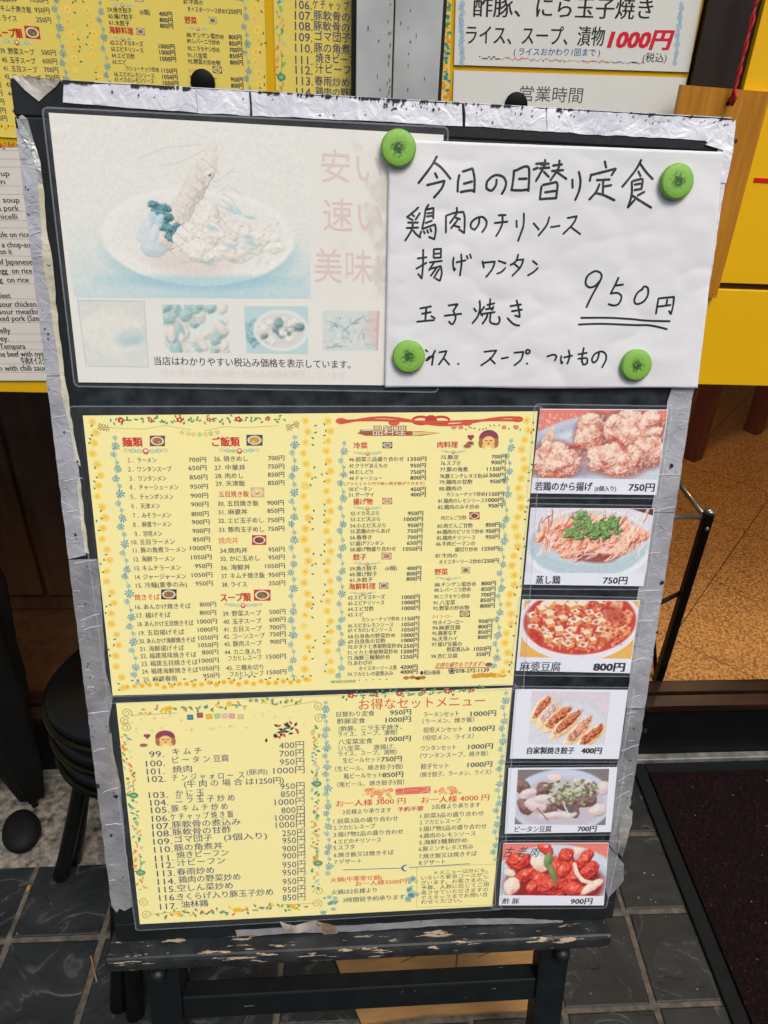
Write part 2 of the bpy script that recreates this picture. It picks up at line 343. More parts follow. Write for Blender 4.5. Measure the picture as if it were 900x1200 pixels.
# ------------------------------------------------------------------ lettering
_tc = bpy.data.curves.new('type', 'FONT'); _tc.resolution_u = 2
_to = bpy.data.objects.new('type', _tc); COL.objects.link(_to)
_cache = {}
def glyphs(s, bold):
    k = s
    if k not in _cache:
        _tc.body = s; _tc.offset = 0
        dg = bpy.context.evaluated_depsgraph_get(); dg.update()
        me = bpy.data.meshes.new_from_object(_to.evaluated_get(dg))
        n = len(me.vertices); v = np.zeros(n*3, np.float32); me.vertices.foreach_get('co', v); v = v.reshape(-1, 3)[:, :2].astype(float)
        _cache[k] = (v, [tuple(p.vertices) for p in me.polygons]); bpy.data.meshes.remove(me)
    return _cache[k]
def text_at(mb, s, x, y, wd, h, col, z=1.6e-4, bold=0.0, ang=0.0, shear=0.0):
    """centre (x, y), overall width wd, em height h (metres)"""
    v, f = glyphs(s, bold)
    if len(v) == 0: return
    x0, x1 = v[:, 0].min(), v[:, 0].max()
    X = (v[:, 0]-(x0+x1)/2)*(wd/(x1-x0)) + (v[:, 1]-.36)*h*shear; Y = (v[:, 1]-.37)*h
    ca, sa = math.cos(ang), math.sin(ang); b = max(0, bold)
    # heavier weights: the same outline struck again a hair to each side
    for dx, dy in ([(0, 0)] if b < .003 else [(-b, 0), (b, 0)] if b < .02 else [(-b, -b*.5), (b, -b*.5), (-b, b*.5), (b, b*.5)]):
        zz = z+mb.stag(); mb.add([(x+(a+dx*h)*ca-(c+dy*h)*sa, y+(a+dx*h)*sa+(c+dy*h)*ca, zz) for a, c in zip(X, Y)], f, col)

class Sheet:
    """a flat sheet given by four photo pixels TL, TR, BR, BL on a plane; local x right, y up, z towards the viewer"""
    def __init__(s, quad, plane='board', w=.001):
        s.plane = plane; s.w = w
        c = [s._p(*q) for q in quad]; s.c = c
        a = math.atan2((c[1][1]-c[0][1]+c[2][1]-c[3][1]), (c[1][0]-c[0][0]+c[2][0]-c[3][0])); s.a = a
        s.o = ((c[0][0]+c[1][0]+c[2][0]+c[3][0])/4, (c[0][1]+c[1][1]+c[2][1]+c[3][1])/4)
        s.q = [s.loc(*p) for p in c]
        s.W = ((s.q[1][0]-s.q[0][0])+(s.q[2][0]-s.q[3][0]))/2; s.Hh = ((s.q[0][1]-s.q[3][1])+(s.q[1][1]-s.q[2][1]))/2
    def _p(s, px, py): return B(px, py, s.w) if s.plane == 'board' else Wl(px, py, s.w)
    def loc(s, u, v):
        dx, dy = u-s.o[0], v-s.o[1]; ca, sa = math.cos(s.a), math.sin(s.a); return (dx*ca+dy*sa, -dx*sa+dy*ca)
    def px(s, x, y): return s.loc(*s._p(x, y))
    def matrix(s):
        if s.plane == 'board': return BM @ Matrix.Translation((s.o[0], s.o[1], s.w)) @ Matrix.Rotation(s.a, 4, 'Z')
        return Matrix.Translation((s.o[0], s.w, s.o[1])) @ Matrix.Rotation(math.pi/2, 4, 'X') @ Matrix.Rotation(s.a, 4, 'Z')
class Reg:
    """a zoomed region of the photograph: its own pixel units -> sheet"""
    def __init__(s, sh, ox, oy, k): s.sh, s.ox, s.oy, s.k = sh, ox, oy, k
    def P(s, x, y): return s.sh.px(s.ox+x/s.k, s.oy+y/s.k)
    def len(s, x, y, n): a = s.P(x-n/2, y); b = s.P(x+n/2, y); return math.hypot(a[0]-b[0], a[1]-b[1])
    def T(s, mb, t, xl, xr, y, h, col, bold=0.0, shear=0.0, z=1.6e-4, ang=0.0):
        a = s.P(xl, y); b = s.P(xr, y); c = s.P((xl+xr)/2, y); u = s.P((xl+xr)/2, y-h/2); d = s.P((xl+xr)/2, y+h/2)
        text_at(mb, t, c[0], c[1], math.hypot(b[0]-a[0], b[1]-a[1]), math.hypot(u[0]-d[0], u[1]-d[1]), col, z, bold, ang, shear)

# ornaments on the printed sheets (all flat print)
TEAL = (62, 150, 178); GREEN = (70, 140, 60)
def star_flower(mb, x, y, r, col=TEAL, z=2e-5, n=8):
    a0 = random.random()
    for i in range(n):
        a = a0+2*math.pi*i/n; k = r*random.uniform(.8, 1.05)
        p = (x+math.cos(a)*k, y+math.sin(a)*k); q = .22
        mb.poly([(x, y), (x+math.cos(a-q)*k*.75, y+math.sin(a-q)*k*.75), p, (x+math.cos(a+q)*k*.75, y+math.sin(a+q)*k*.75)], z, col)
def yel_flower(mb, x, y, r, z=2e-5, c=(252, 206, 62), c2=(246, 170, 40)):
    a0 = random.random(); n = 24
    mb.poly([(x+math.cos(t)*r*(.88+.14*math.cos(6*(t+a0))), y+math.sin(t)*r*(.88+.14*math.cos(6*(t+a0)))) for t in [2*math.pi*i/n for i in range(n)]], z, c)
    mb.ell(x, y, r*.42, z=z+1.1e-4*.3, col=c2, n=8)
def leaf(mb, x, y, a, L, col=GREEN, z=2e-5):
    ca, sa = math.cos(a), math.sin(a)
    mb.poly([(x, y), (x+ca*L*.5-sa*L*.25, y+sa*L*.5+ca*L*.25), (x+ca*L, y+sa*L), (x+ca*L*.5+sa*L*.25, y+sa*L*.5-ca*L*.25)], z, col)
def spiral(mb, x, y, r, col, dirn=1, a0=0, turns=1.7, wd=.0008):
    pts = []
    for i in range(26):
        t = i/25; a = a0+dirn*turns*2*math.pi*t; k = r*(1-t*.85); pts.append((x+math.cos(a)*k, y+math.sin(a)*k))
    mb.stroke(pts, wd, 2e-5, col, cap=False)
def garland(mb, R, x0, x1, y):
    n = 7
    for i in range(n):
        x = x0+(x1-x0)*(i+.5)/n; p = R.P(x, y+6*math.sin(math.pi*(i+.5)/n)); r = R.len(x, y, (x1-x0)/n*.55)
        if i == 3:
            mb.ell(p[0], p[1], r*.85, r*.95, 6e-5, (208, 44, 50)); mb.ell(p[0], p[1]+r*.15, r*.55, r*.55, 9e-5, (244, 226, 200))
        else:
            c = [(238, 214, 110), (150, 190, 186), (190, 208, 130), 0, (190, 208, 130), (150, 190, 186), (238, 214, 110)][i]
            mb.ell(p[0], p[1], r*.95, r*.62, 3e-5, c); mb.ell(p[0], p[1], r*.6, r*.38, 5.5e-5, (214, 226, 196))
def flower_col(mb, R, x0, y0, x1, y1, n, r, jit=6, side=1, leaves=True):
    for i in range(n):
        t = i/(n-1); x = x0+(x1-x0)*t; y = y0+(y1-y0)*t; xx = x+jit*math.sin(i*1.6); p = R.P(xx, y); rr = R.len(x, y, r)
        yel_flower(mb, p[0], p[1], rr*random.uniform(.86, 1.08), c=(random.randint(248, 255), random.randint(214, 226), random.randint(92, 122)), c2=(252, 196, 66))
        if leaves and i % 4 in (1, 2):
            for s in (-.35, .35):
                q = R.P(xx+side*r*1.25, y+(s-.2)*r*2.2); leaf(mb, q[0], q[1], random.uniform(-1, 2.6), rr*.85, (84, 122, 50))
def star_col(mb, R, x0, y0, x1, y1, n, r, jit=8):
    pts = []
    for i in range(n):
        t = i/(n-1); x = x0+(x1-x0)*t+jit*math.sin(i*2.1+.5)*.9; y = y0+(y1-y0)*t+random.uniform(-4, 4); p = R.P(x, y); pts.append(p)
        k = [.55, 1.0, .7, .5, .9, .8][i % 6]; c = TEAL if k > .75 else (104, 176, 190)
        star_flower(mb, p[0], p[1], R.len(x, y, r)*k, c)
    mb.stroke(pts, .0005, 1e-5, (140, 176, 160), cap=False)
def red_garland(mb, R, x0, y0, x1, y1, nf, r):
    for i in range(int((x1-x0)/9)):
        t = i/((x1-x0)/9); p = R.P(x0+(x1-x0)*t, y0+(y1-y0)*t+random.uniform(-.6, .6)*r); leaf(mb, p[0], p[1], random.uniform(0, 6.3), R.len(x0, y0, r*1.1), random.choice([(76, 150, 84), (110, 160, 80), (58, 128, 84)]))
    for i in range(nf):
        t = (i+.35)/nf; x = x0+(x1-x0)*t; y = y0+(y1-y0)*t; p = R.P(x, y); rr = R.len(x, y, r)*(1.0 if i % 2 == 0 else .72)
        n = 20; mb.poly([(p[0]+math.cos(a)*rr*(.85+.2*math.cos(5*a)), p[1]+math.sin(a)*rr*.8*(.85+.2*math.cos(5*a))) for a in [2*math.pi*j/n for j in range(n)]], 9e-5, (206, 36, 44))
        mb.ell(p[0], p[1], rr*.28, z=1.25e-4, col=(250, 226, 170), n=7)
def girl(mb, R, x, y, r):
    """small smiling girl clip-art: hair, face, arms"""
    p = R.P(x, y); k = R.len(x, y, r)
    mb.ell(p[0], p[1]+k*.25, k*1.15, k*.95, 3e-5, (146, 58, 84), 18); mb.ell(p[0]-k*.85, p[1]-k*.35, k*.34, k*.6, 5e-5, (176, 112, 60), 10); mb.ell(p[0]+k*.85, p[1]-k*.35, k*.34, k*.6, 5e-5, (176, 112, 60), 10)
    mb.ell(p[0], p[1]-k*.15, k*.72, k*.62, 8e-5, (248, 206, 120), 16)
    for s in (-1, 1):
        mb.stroke([(p[0]+s*k*.42, p[1]-k*.02), (p[0]+s*k*.27, p[1]-k*.14), (p[0]+s*k*.12, p[1]-k*.04)], k*.1, 1.2e-4, (110, 60, 40)); mb.ell(p[0]+s*k*.55, p[1]-k*.75, k*.22, k*.3, 7e-5, (240, 196, 120), 8)
    mb.ell(p[0], p[1]-k*.42, k*.16, k*.1, 1.2e-4, (196, 60, 50), 8)
    h = R.P(x-r*2.1, y-r*.4); mb.ell(h[0]-k*.17, h[1], k*.24, k*.22, 4e-5, (170, 50, 90), 8); mb.ell(h[0]+k*.17, h[1], k*.24, k*.22, 5e-5, (170, 50, 90), 8); mb.poly([(h[0]-k*.38, h[1]-k*.05), (h[0]+k*.38, h[1]-k*.05), (h[0], h[1]-k*.5)], 6e-5, (170, 50, 90))
    h = R.P(x-r*2.5, y+r*.75); mb.ell(h[0], h[1], k*.6, k*.3, 4e-5, (228, 222, 190), 12); mb.ell(h[0], h[1]+k*.05, k*.45, k*.24, 6.5e-5, (166, 96, 40), 10)
def icon(mb, R, x0, y0, x1, y1, bgc, dish, seed=0):
    a, b, c, d = R.P(x0, y1), R.P(x1, y1), R.P(x1, y0), R.P(x0, y0); mb.poly([a, b, c, d], 3e-5, bgc)
    m = R.P((x0+x1)/2, (y0+y1)/2); rx = (b[0]-a[0])*.44; ry = (d[1]-a[1])*.42
    mb.ell(m[0], m[1], rx, ry, 5e-5, (232, 226, 208), 14); mb.ell(m[0], m[1], rx*.76, ry*.74, 7e-5, dish, 12)
    rnd = random.Random(seed)
    for i in range(7):
        mb.ell(m[0]+rnd.uniform(-.5, .5)*rx, m[1]+rnd.uniform(-.45, .45)*ry, rx*.2, ry*.2, 9.5e-5, tuple(min(255, max(0, int(q*rnd.uniform(.7, 1.5)))) for q in dish), 6)
def rrect(x0, x1, y0, y1, r, n=4):
    pts = []
    for cx, cy, a in ((x1-r, y1-r, 0), (x0+r, y1-r, 90), (x0+r, y0+r, 180), (x1-r, y0+r, 270)):
        for i in range(n+1):
            t = math.radians(a+90*i/n); pts.append((cx+r*math.cos(t), cy+r*math.sin(t)))
    return pts
def slab(mb, pts, z0, z1, col=None):
    n = len(pts); mb.add([(p[0], p[1], z0) for p in pts]+[(p[0], p[1], z1) for p in pts], [tuple(range(n))[::-1], tuple(range(n, 2*n))]+[(i, (i+1) % n, n+(i+1) % n, n+i) for i in range(n)], col)
def film(sh, parent, m=.005, z=5e-4):
    mb = MB(); q = sh.q; x0 = min(q[0][0], q[3][0])-m; x1 = max(q[1][0], q[2][0])+m; y0 = min(q[2][1], q[3][1])-m; y1 = max(q[0][1], q[1][1])+m
    P_ = rrect(x0, x1, y0, y1, .004); mb.poly(P_, z+2e-4); o = mb.build('laminate', M['film'], parent); mb = MB(); mb.stroke(P_+[P_[0]], .0013, z+3.4e-4, cap=False); mb.build('laminate_rim', M['film_rim'], parent); return o
def paper(sh, parent, col, name='paper', th=2.5e-4, mat='print'):
    mb = MB(); mb.col = col; slab(mb, [sh.q[3], sh.q[2], sh.q[1], sh.q[0]], -th, 0); return mb.build(name, M[mat], parent)

# ------------------------------------------------------------------ photo prints, drawn stroke by stroke on a fine grid of coloured cells
class Cv:
    def __init__(s, w, h, bg, k=1.4):
        s.w, s.h, s.k = w, h, k; nx, ny = int(w*k), int(h*k)
        s.X, s.Y = np.meshgrid((np.arange(nx)+.5)/k, (np.arange(ny)+.5)/k); s.a = np.ones((ny, nx, 3))*np.array(bg, float)
    def sub(s, x0, y0, x1, y1):
        k = s.k; ny, nx = s.a.shape[:2]
        a, b = max(0, int(x0*k)-1), min(nx, int(x1*k)+2); c, d = max(0, int(y0*k)-1), min(ny, int(y1*k)+2)
        return (slice(c, d), slice(a, b)) if b > a and d > c else None
    def mix(s, sl, m, col):
        m = np.clip(m, 0, 1)[..., None]; s.a[sl] = s.a[sl]*(1-m)+np.asarray(col, float)*m
    def ell(s, cx, cy, rx, ry, col, a=0, soft=1.0, op=1.0):
        R = max(rx, ry)+soft*2; sl = s.sub(cx-R, cy-R, cx+R, cy+R)
        if sl is None: return
        x, y = s.X[sl]-cx, s.Y[sl]-cy; ca, sa = math.cos(a), math.sin(a); u = (x*ca+y*sa)/rx; v = (-x*sa+y*ca)/ry
        d = (1-np.sqrt(u*u+v*v+1e-9))*min(rx, ry); s.mix(sl, (d/soft+.5)*op if op == 1 else np.clip(d/soft+.5, 0, 1)*op, col)
    def poly(s, pts, col, soft=.9, op=1.0):
        xs = [p[0] for p in pts]; ys = [p[1] for p in pts]; sl = s.sub(min(xs)-1, min(ys)-1, max(xs)+1, max(ys)+1)
        if sl is None: return
        x, y = s.X[sl], s.Y[sl]; ins = np.zeros(x.shape, bool); dm = np.full(x.shape, 1e9); n = len(pts)
        for i in range(n):
            (xa, ya), (xb, yb) = pts[i], pts[(i+1) % n]
            c = ((ya > y) != (yb > y)); ins ^= c & (x < (xb-xa)*(y-ya)/((yb-ya) or 1e-9)+xa)
            L2 = (xb-xa)**2+(yb-ya)**2 or 1e-9; t = np.clip(((x-xa)*(xb-xa)+(y-ya)*(yb-ya))/L2, 0, 1)
            dm = np.minimum(dm, np.hypot(x-xa-t*(xb-xa), y-ya-t*(yb-ya)))
        s.mix(sl, np.clip(np.where(ins, dm, -dm)/soft+.5, 0, 1)*op, col)
    def line(s, pts, wd, col, op=1.0):
        for (xa, ya), (xb, yb) in zip(pts, pts[1:]):
            sl = s.sub(min(xa, xb)-wd-1, min(ya, yb)-wd-1, max(xa, xb)+wd+1, max(ya, yb)+wd+1)
            if sl is None: continue
            x, y = s.X[sl], s.Y[sl]; L2 = (xb-xa)**2+(yb-ya)**2 or 1e-9; t = np.clip(((x-xa)*(xb-xa)+(y-ya)*(yb-ya))/L2, 0, 1)
            d = np.hypot(x-xa-t*(xb-xa), y-ya-t*(yb-ya)); s.mix(sl, np.clip((wd/2-d)/.7+.5, 0, 1)*op, col)
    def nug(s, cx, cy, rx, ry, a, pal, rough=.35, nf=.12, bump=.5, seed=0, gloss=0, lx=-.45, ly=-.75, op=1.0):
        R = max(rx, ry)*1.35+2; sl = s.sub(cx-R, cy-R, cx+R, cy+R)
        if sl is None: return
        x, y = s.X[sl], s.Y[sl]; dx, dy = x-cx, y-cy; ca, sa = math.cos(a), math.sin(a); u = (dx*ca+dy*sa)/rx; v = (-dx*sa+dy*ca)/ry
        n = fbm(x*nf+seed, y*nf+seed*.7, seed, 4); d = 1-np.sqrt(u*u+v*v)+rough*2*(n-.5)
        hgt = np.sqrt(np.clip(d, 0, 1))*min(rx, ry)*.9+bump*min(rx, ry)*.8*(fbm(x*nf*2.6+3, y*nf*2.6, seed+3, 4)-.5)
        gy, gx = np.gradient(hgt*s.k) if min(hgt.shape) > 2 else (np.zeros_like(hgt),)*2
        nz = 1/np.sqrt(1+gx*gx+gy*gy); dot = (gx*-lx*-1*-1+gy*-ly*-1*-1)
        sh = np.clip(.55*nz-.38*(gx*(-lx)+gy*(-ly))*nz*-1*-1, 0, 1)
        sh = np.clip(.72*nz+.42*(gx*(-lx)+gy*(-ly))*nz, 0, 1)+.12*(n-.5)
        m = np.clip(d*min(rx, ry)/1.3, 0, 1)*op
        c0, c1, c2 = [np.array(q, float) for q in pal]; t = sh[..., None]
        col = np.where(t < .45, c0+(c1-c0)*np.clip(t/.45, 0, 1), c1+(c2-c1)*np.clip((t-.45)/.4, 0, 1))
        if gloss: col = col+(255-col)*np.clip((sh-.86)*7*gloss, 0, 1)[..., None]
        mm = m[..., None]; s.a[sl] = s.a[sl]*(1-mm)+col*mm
    def blur(s, n=1):
        for _ in range(n):
            p = np.pad(s.a, ((1, 1), (1, 1), (0, 0)), mode='edge'); s.a = (p[1:-1, 1:-1]*4+p[:-2, 1:-1]+p[2:, 1:-1]+p[1:-1, :-2]+p[1:-1, 2:])/8
    def tex(s, amt=.14, sc=.55, grain=5, seed=3):
        n = fbm(s.X*sc, s.Y*sc, seed, 4)-.5; s.a = s.a*(1+2*amt*n)[..., None]+np.random.RandomState(seed).randn(*s.X.shape)[..., None]*grain
    def grade(s, tint=(1, 1, 1), lift=0): s.a = s.a*np.array(tint)*(1-lift)+255*lift
    def fog(s, col, op): s.a = s.a*(1-op)+np.array(col, float)*op
def grid_print(cv, name, quad, parent, z=3e-5):
    """quad: BL, BR, TR, TL in sheet coordinates"""
    a = np.clip(cv.a, 0, 255)[::-1]; ny, nx = a.shape[:2]
    u, v = np.meshgrid((np.arange(nx))/(nx-1), (np.arange(ny))/(ny-1)); q = [np.array(p) for p in quad]
    P = (q[0][None, None]*((1-u)*(1-v))[..., None]+q[1][None, None]*(u*(1-v))[..., None]+q[2][None, None]*(u*v)[..., None]+q[3][None, None]*((1-u)*v)[..., None])
    V = np.concatenate([P, np.full((ny, nx, 1), z)], 2).reshape(-1, 3).astype(np.float32)
    i = (np.arange(ny-1)[:, None]*nx+np.arange(nx-1)[None]).ravel(); F = np.stack([i, i+1, i+nx+1, i+nx], 1).astype(np.int32)
    me = bpy.data.meshes.new(name); me.vertices.add(len(V)); me.vertices.foreach_set('co', V.ravel())
    me.loops.add(F.size); me.loops.foreach_set('vertex_index', F.ravel()); me.polygons.add(len(F))
    me.polygons.foreach_set('loop_start', np.arange(0, F.size, 4, dtype=np.int32)); me.update(calc_edges=True)
    at = me.color_attributes.new('Col', 'FLOAT_COLOR', 'POINT'); c = np.ones((len(V), 4), np.float32); c[:, :3] = lin(a.reshape(-1, 3)); at.data.foreach_set('color', c.ravel())
    me.materials.append(M['photo']); return link(name, me, parent)

def art_karaage():
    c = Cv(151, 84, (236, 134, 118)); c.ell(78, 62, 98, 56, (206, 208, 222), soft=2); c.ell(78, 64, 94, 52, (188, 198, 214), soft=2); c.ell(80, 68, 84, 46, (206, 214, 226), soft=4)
    c.ell(60, 28, 30, 5, (228, 232, 240), -.1, 5); c.poly([(4, 42), (18, 17), (20, 34), (12, 42)], (240, 206, 170)); c.ell(50, 74, 28, 7, (170, 160, 176), soft=6)
    pal = ((178, 84, 66), (244, 194, 170), (255, 236, 218)); rnd = random.Random(3)
    clumps = [((63, 27), 19, 22, 8), ((112, 22), 36, 20, 13), ((22, 60), 28, 21, 11), ((134, 48), 20, 17, 8), ((95, 58), 33, 18, 13)]
    for (cx, cy), rx, ry, n in clumps:
        c.ell(cx+2, cy+2, rx*1.18, ry*1.2, (150, 74, 62), .15, 7, .75); c.nug(cx, cy, rx, ry, .25, pal, .4, .07, .6, int(cx)); 
        for i in range(n+2):
            t = rnd.uniform(0, 6.3); k = rnd.uniform(.2, .95); r = rnd.uniform(5, 10)
            c.ell(cx+math.cos(t)*rx*k*.9+1, cy+math.sin(t)*ry*k*.85+2, r*1.2, r, (196, 118, 98), 0, 3, .5); c.nug(cx+math.cos(t)*rx*k*.9, cy+math.sin(t)*ry*k*.85, r*1.25, r, rnd.uniform(0, 3), pal, .35, .14, .55, int(cx)+i)
    for x, y, a in ((92, 35, .5), (104, 45, .8), (82, 62, .9), (34, 72, -.4), (44, 45, 0)): c.ell(x, y, 9, 2.6, (186, 62, 56), a, 3, .7)
    for i in range(60): c.ell(rnd.uniform(0, 150), rnd.uniform(4, 82), rnd.uniform(.5, 1.3), .7, (170, 66, 50), rnd.uniform(0, 3), 1, .4)
    on = np.clip((c.a[..., 0]-c.a[..., 2]-18)/40, 0, 1)*(c.a[..., 0] > 150)*(c.Y > 5)
    n1 = fbm(c.X*.16, c.Y*.16, 21, 4); k = (np.clip((n1-.54)*7, 0, 1)*on*.55)[..., None]; c.a = c.a*(1-k)+np.array((216, 132, 100.))*k
    n2 = fbm(c.X*.4, c.Y*.4, 25, 4); k = (np.clip((n2-.56)*8, 0, 1)*on*.6)[..., None]; c.a = c.a*(1-k)+np.array((255, 242, 230.))*k
    c.tex(.05, .9, 4); return c
def art_chicken():
    c = Cv(147, 76, (226, 226, 236)); c.poly([(118, 0), (147, 0), (147, 8)], (96, 52, 50)); c.ell(73, 44, 76, 44, (238, 242, 246), soft=2); c.ell(73, 42, 72, 39, (190, 210, 218), soft=3); c.ell(76, 36, 62, 30, (204, 216, 224), soft=3)
    c.ell(76, 33, 62, 23, (236, 170, 142), soft=6); rnd = random.Random(5); pal = ((146, 48, 30), (242, 158, 122), (255, 224, 200))
    for i in range(90):
        t = rnd.uniform(0, 6.3); k = rnd.uniform(0, 1)**.6; c.nug(75+math.cos(t)*64*k, 34+math.sin(t)*22*k, rnd.uniform(6, 12), rnd.uniform(4, 7), rnd.uniform(-1.5, 1.5), pal, .4, .16, .8, i)
    c.ell(82, 57, 24, 6, (146, 60, 44), .05, 3, .8)
    for i in range(150):
        x = rnd.uniform(12, 138); y = rnd.uniform(10, 56); a = rnd.uniform(-1.9, -.6); L = rnd.uniform(8, 22); q = rnd.uniform(-.6, .6)
        col = rnd.choice([(255, 226, 206), (250, 206, 176), (244, 176, 146), (255, 238, 232), (255, 240, 230), (206, 82, 62)])
        c.line([(x, y), (x+L*.5*math.cos(a), y+L*.5*math.sin(a)), (x+L*math.cos(a+q*.5), y+L*math.sin(a+q*.5))], rnd.uniform(.7, 1.5), col, .85)
    for i in range(26):
        x, y = rnd.uniform(42, 112), rnd.uniform(50, 62); a = rnd.uniform(-1, 0); c.line([(x, y), (x+10*math.cos(a), y+10*math.sin(a))], 1.1, (250, 214, 208))
    g = ((34, 66, 22), (98, 138, 64), (176, 204, 138))
    for i, (x, y, r) in enumerate([(62, 9, 9), (68, 15, 8), (56, 22, 9), (50, 29, 9), (72, 24, 11), (84, 22, 9), (96, 17, 11), (102, 22, 9), (92, 28, 9), (80, 31, 8), (60, 31, 7), (104, 15, 6)]): c.nug(x, y, r*1.1, r*.75, i, g, .9, .28, .9, i)
    c.tex(.07, .9, 4)
    return c
def art_mapo():
    c = Cv(144, 72, (238, 184, 88)); c.ell(72, 28, 76, 46, (240, 236, 238), soft=1.5); c.ell(72, 26, 71, 41, (206, 70, 52), soft=2)
    rnd = random.Random(9); pts = []
    for i in range(420):
        t = rnd.uniform(0, 6.3); k = rnd.uniform(0, 1)**.5; x, y = 72+66*k*math.cos(t), 27+37*k*math.sin(t); col = rnd.choice([(232, 130, 96), (244, 176, 140), (178, 40, 32), (238, 150, 116), (252, 216, 192)])
        c.ell(x, y, rnd.uniform(1.2, 3), rnd.uniform(1, 2.4), col, rnd.uniform(0, 3), 1, .8)
    for i in range(56):
        for _ in range(40):
            t = rnd.uniform(0, 6.3); k = rnd.uniform(0, 1)**.5; x, y = 72+62*k*math.cos(t), 27+33*k*math.sin(t)
            if all((x-a)**2+((y-b)*1.3)**2 > 128 for a, b in pts): break
        pts.append((x, y))
    pts.sort(key=lambda p: p[1])
    for x, y in pts:
        r = rnd.uniform(6, 9.6); a = rnd.uniform(-.8, .8); ca, sa = math.cos(a)*r, math.sin(a)*r*.5; q = rnd.uniform(.35, .6)*r
        top = [(x-ca, y-sa-q), (x+sa*1.3, y-ca*.55-q), (x+ca, y+sa-q), (x-sa*1.3, y+ca*.55-q)]; lo = rnd.random()
        tc = (252, 226+lo*14, 190+lo*30) if x < 100 else (246, 190, 150)
        c.poly([top[0], top[3], (top[3][0], top[3][1]+q*1.3), (top[0][0], top[0][1]+q*1.3)], (206, 104, 60)); c.poly([top[3], top[2], (top[2][0], top[2][1]+q*1.3), (top[3][0], top[3][1]+q*1.3)], (234, 158, 90)); c.poly(top, tc)
        if lo > .45: c.ell(x+rnd.uniform(-2, 2), y-q, r*.35, r*.25, (206, 60, 42), 0, 1.5, .75)
    for i in range(70): c.ell(rnd.uniform(14, 130), rnd.uniform(2, 60), .9, .7, rnd.choice([(90, 30, 24), (255, 232, 214)]), 0, 1, .7) if True else 0
    c.ell(20, 46, 14, 5, (196, 48, 38), .9, 2, .8); c.ell(114, 16, 16, 9, (168, 30, 28), .5, 5, .55)
    m = ((c.X-72)/74)**2+((c.Y-27)/43)**2; c.a[m > 1.0] = np.where((((c.X-72)/77)**2+((c.Y-28)/47)**2)[m > 1.0][:, None] > 1, np.array((238, 184, 88.)), np.array((238, 234, 238.)))
    c.tex(.07, .9, 4)
    return c
def art_gyoza():
    c = Cv(95, 64, (226, 214, 222)); c.ell(44, 48, 56, 42, (214, 216, 226), soft=2); c.ell(44, 50, 52, 38, (222, 224, 232), soft=5); rnd = random.Random(2)
    for i, (x0, y0, x1, y1) in enumerate([(22, 7, 4, 33), (34, 12, 12, 38), (48, 18, 20, 44), (60, 24, 30, 52), (74, 31, 48, 60), (92, 38, 62, 66)]):
        cx, cy = (x0+x1)/2, (y0+y1)/2; a = math.atan2(y1-y0, x1-x0); L = math.hypot(x1-x0, y1-y0)/2
        c.nug(cx-1, cy+2.5, L+4, 9, a, ((214, 160, 96), (250, 216, 160), (255, 240, 214)), .15, .12, .2, i)
        pal = ((90, 22, 14), (190, 78, 42), (244, 170, 120)) if i not in (1,) else ((180, 140, 140), (224, 196, 190), (244, 226, 214))
        if i == 4: pal = ((150, 70, 60), (226, 150, 120), (250, 206, 170))
        c.nug(cx+1, cy-1, L*1.05, 6.2, a, pal, .35, .22, 1.2, i+20)
        for j in range(9):
            t = rnd.uniform(-.8, .8); x, y = cx+math.cos(a)*L*t+1, cy+math.sin(a)*L*t-1; c.line([(x-1.5, y-3), (x+1.5, y+3)], .8, rnd.choice([(96, 34, 22), (248, 190, 150)]), .6)
    c.tex(.07, .9, 4)
    return c
def art_egg():
    c = Cv(110, 66, (120, 112, 110)); c.ell(54, 38, 62, 38, (206, 218, 238), soft=2); c.ell(54, 40, 54, 31, (200, 196, 206), soft=5); rnd = random.Random(4)
    c.nug(44, 10, 10, 5, 0, ((226, 190, 180), (244, 214, 204), (250, 232, 226)), .3, .1, .3, 1)
    br = ((56, 28, 26), (104, 64, 56), (160, 124, 116)); wh = ((170, 140, 136), (220, 200, 196), (246, 236, 234))
    for i, (x, y, rx, ry, a) in enumerate([(6, 20, 12, 8, .6), (32, 24, 10, 10, .2), (60, 38, 20, 12, .1), (88, 22, 9, 9, .8), (40, 46, 14, 9, .6), (12, 44, 13, 8, .9), (84, 36, 14, 9, -.2), (70, 50, 8, 7, .5)]): c.nug(x, y, rx, ry, a, br, .3, .12, .4, i)
    for i, (x, y, rx, ry, a) in enumerate([(14, 28, 12, 6, -.3), (24, 42, 16, 9, .3), (34, 35, 14, 6, .1), (50, 54, 26, 5, -.05), (100, 48, 12, 8, -.2), (104, 22, 9, 9, .4), (78, 14, 14, 4, .1)]): c.nug(x, y, rx, ry, a, wh, .25, .1, .3, i+9)
    c.ell(66, 46, 6, 6, (96, 84, 84), .3, 1.5); c.line([(58, 42), (64, 52), (72, 52)], 1.6, (240, 232, 230)); c.line([(26, 46), (40, 60)], 1.6, (150, 96, 86))
    for i in range(190):
        x, y = rnd.gauss(66, 17), rnd.gauss(25, 7); 
        if 34 < x < 100 and 12 < y < 44: c.ell(x, y, rnd.uniform(1.4, 3.2), rnd.uniform(.8, 1.5), rnd.choice([(96, 112, 66), (142, 160, 104), (190, 202, 152), (214, 220, 186), (74, 84, 52)]), rnd.uniform(-.9, .9), .8, .9)
    c.fog((214, 200, 208), .12); c.tex(.06, .9, 4); return c
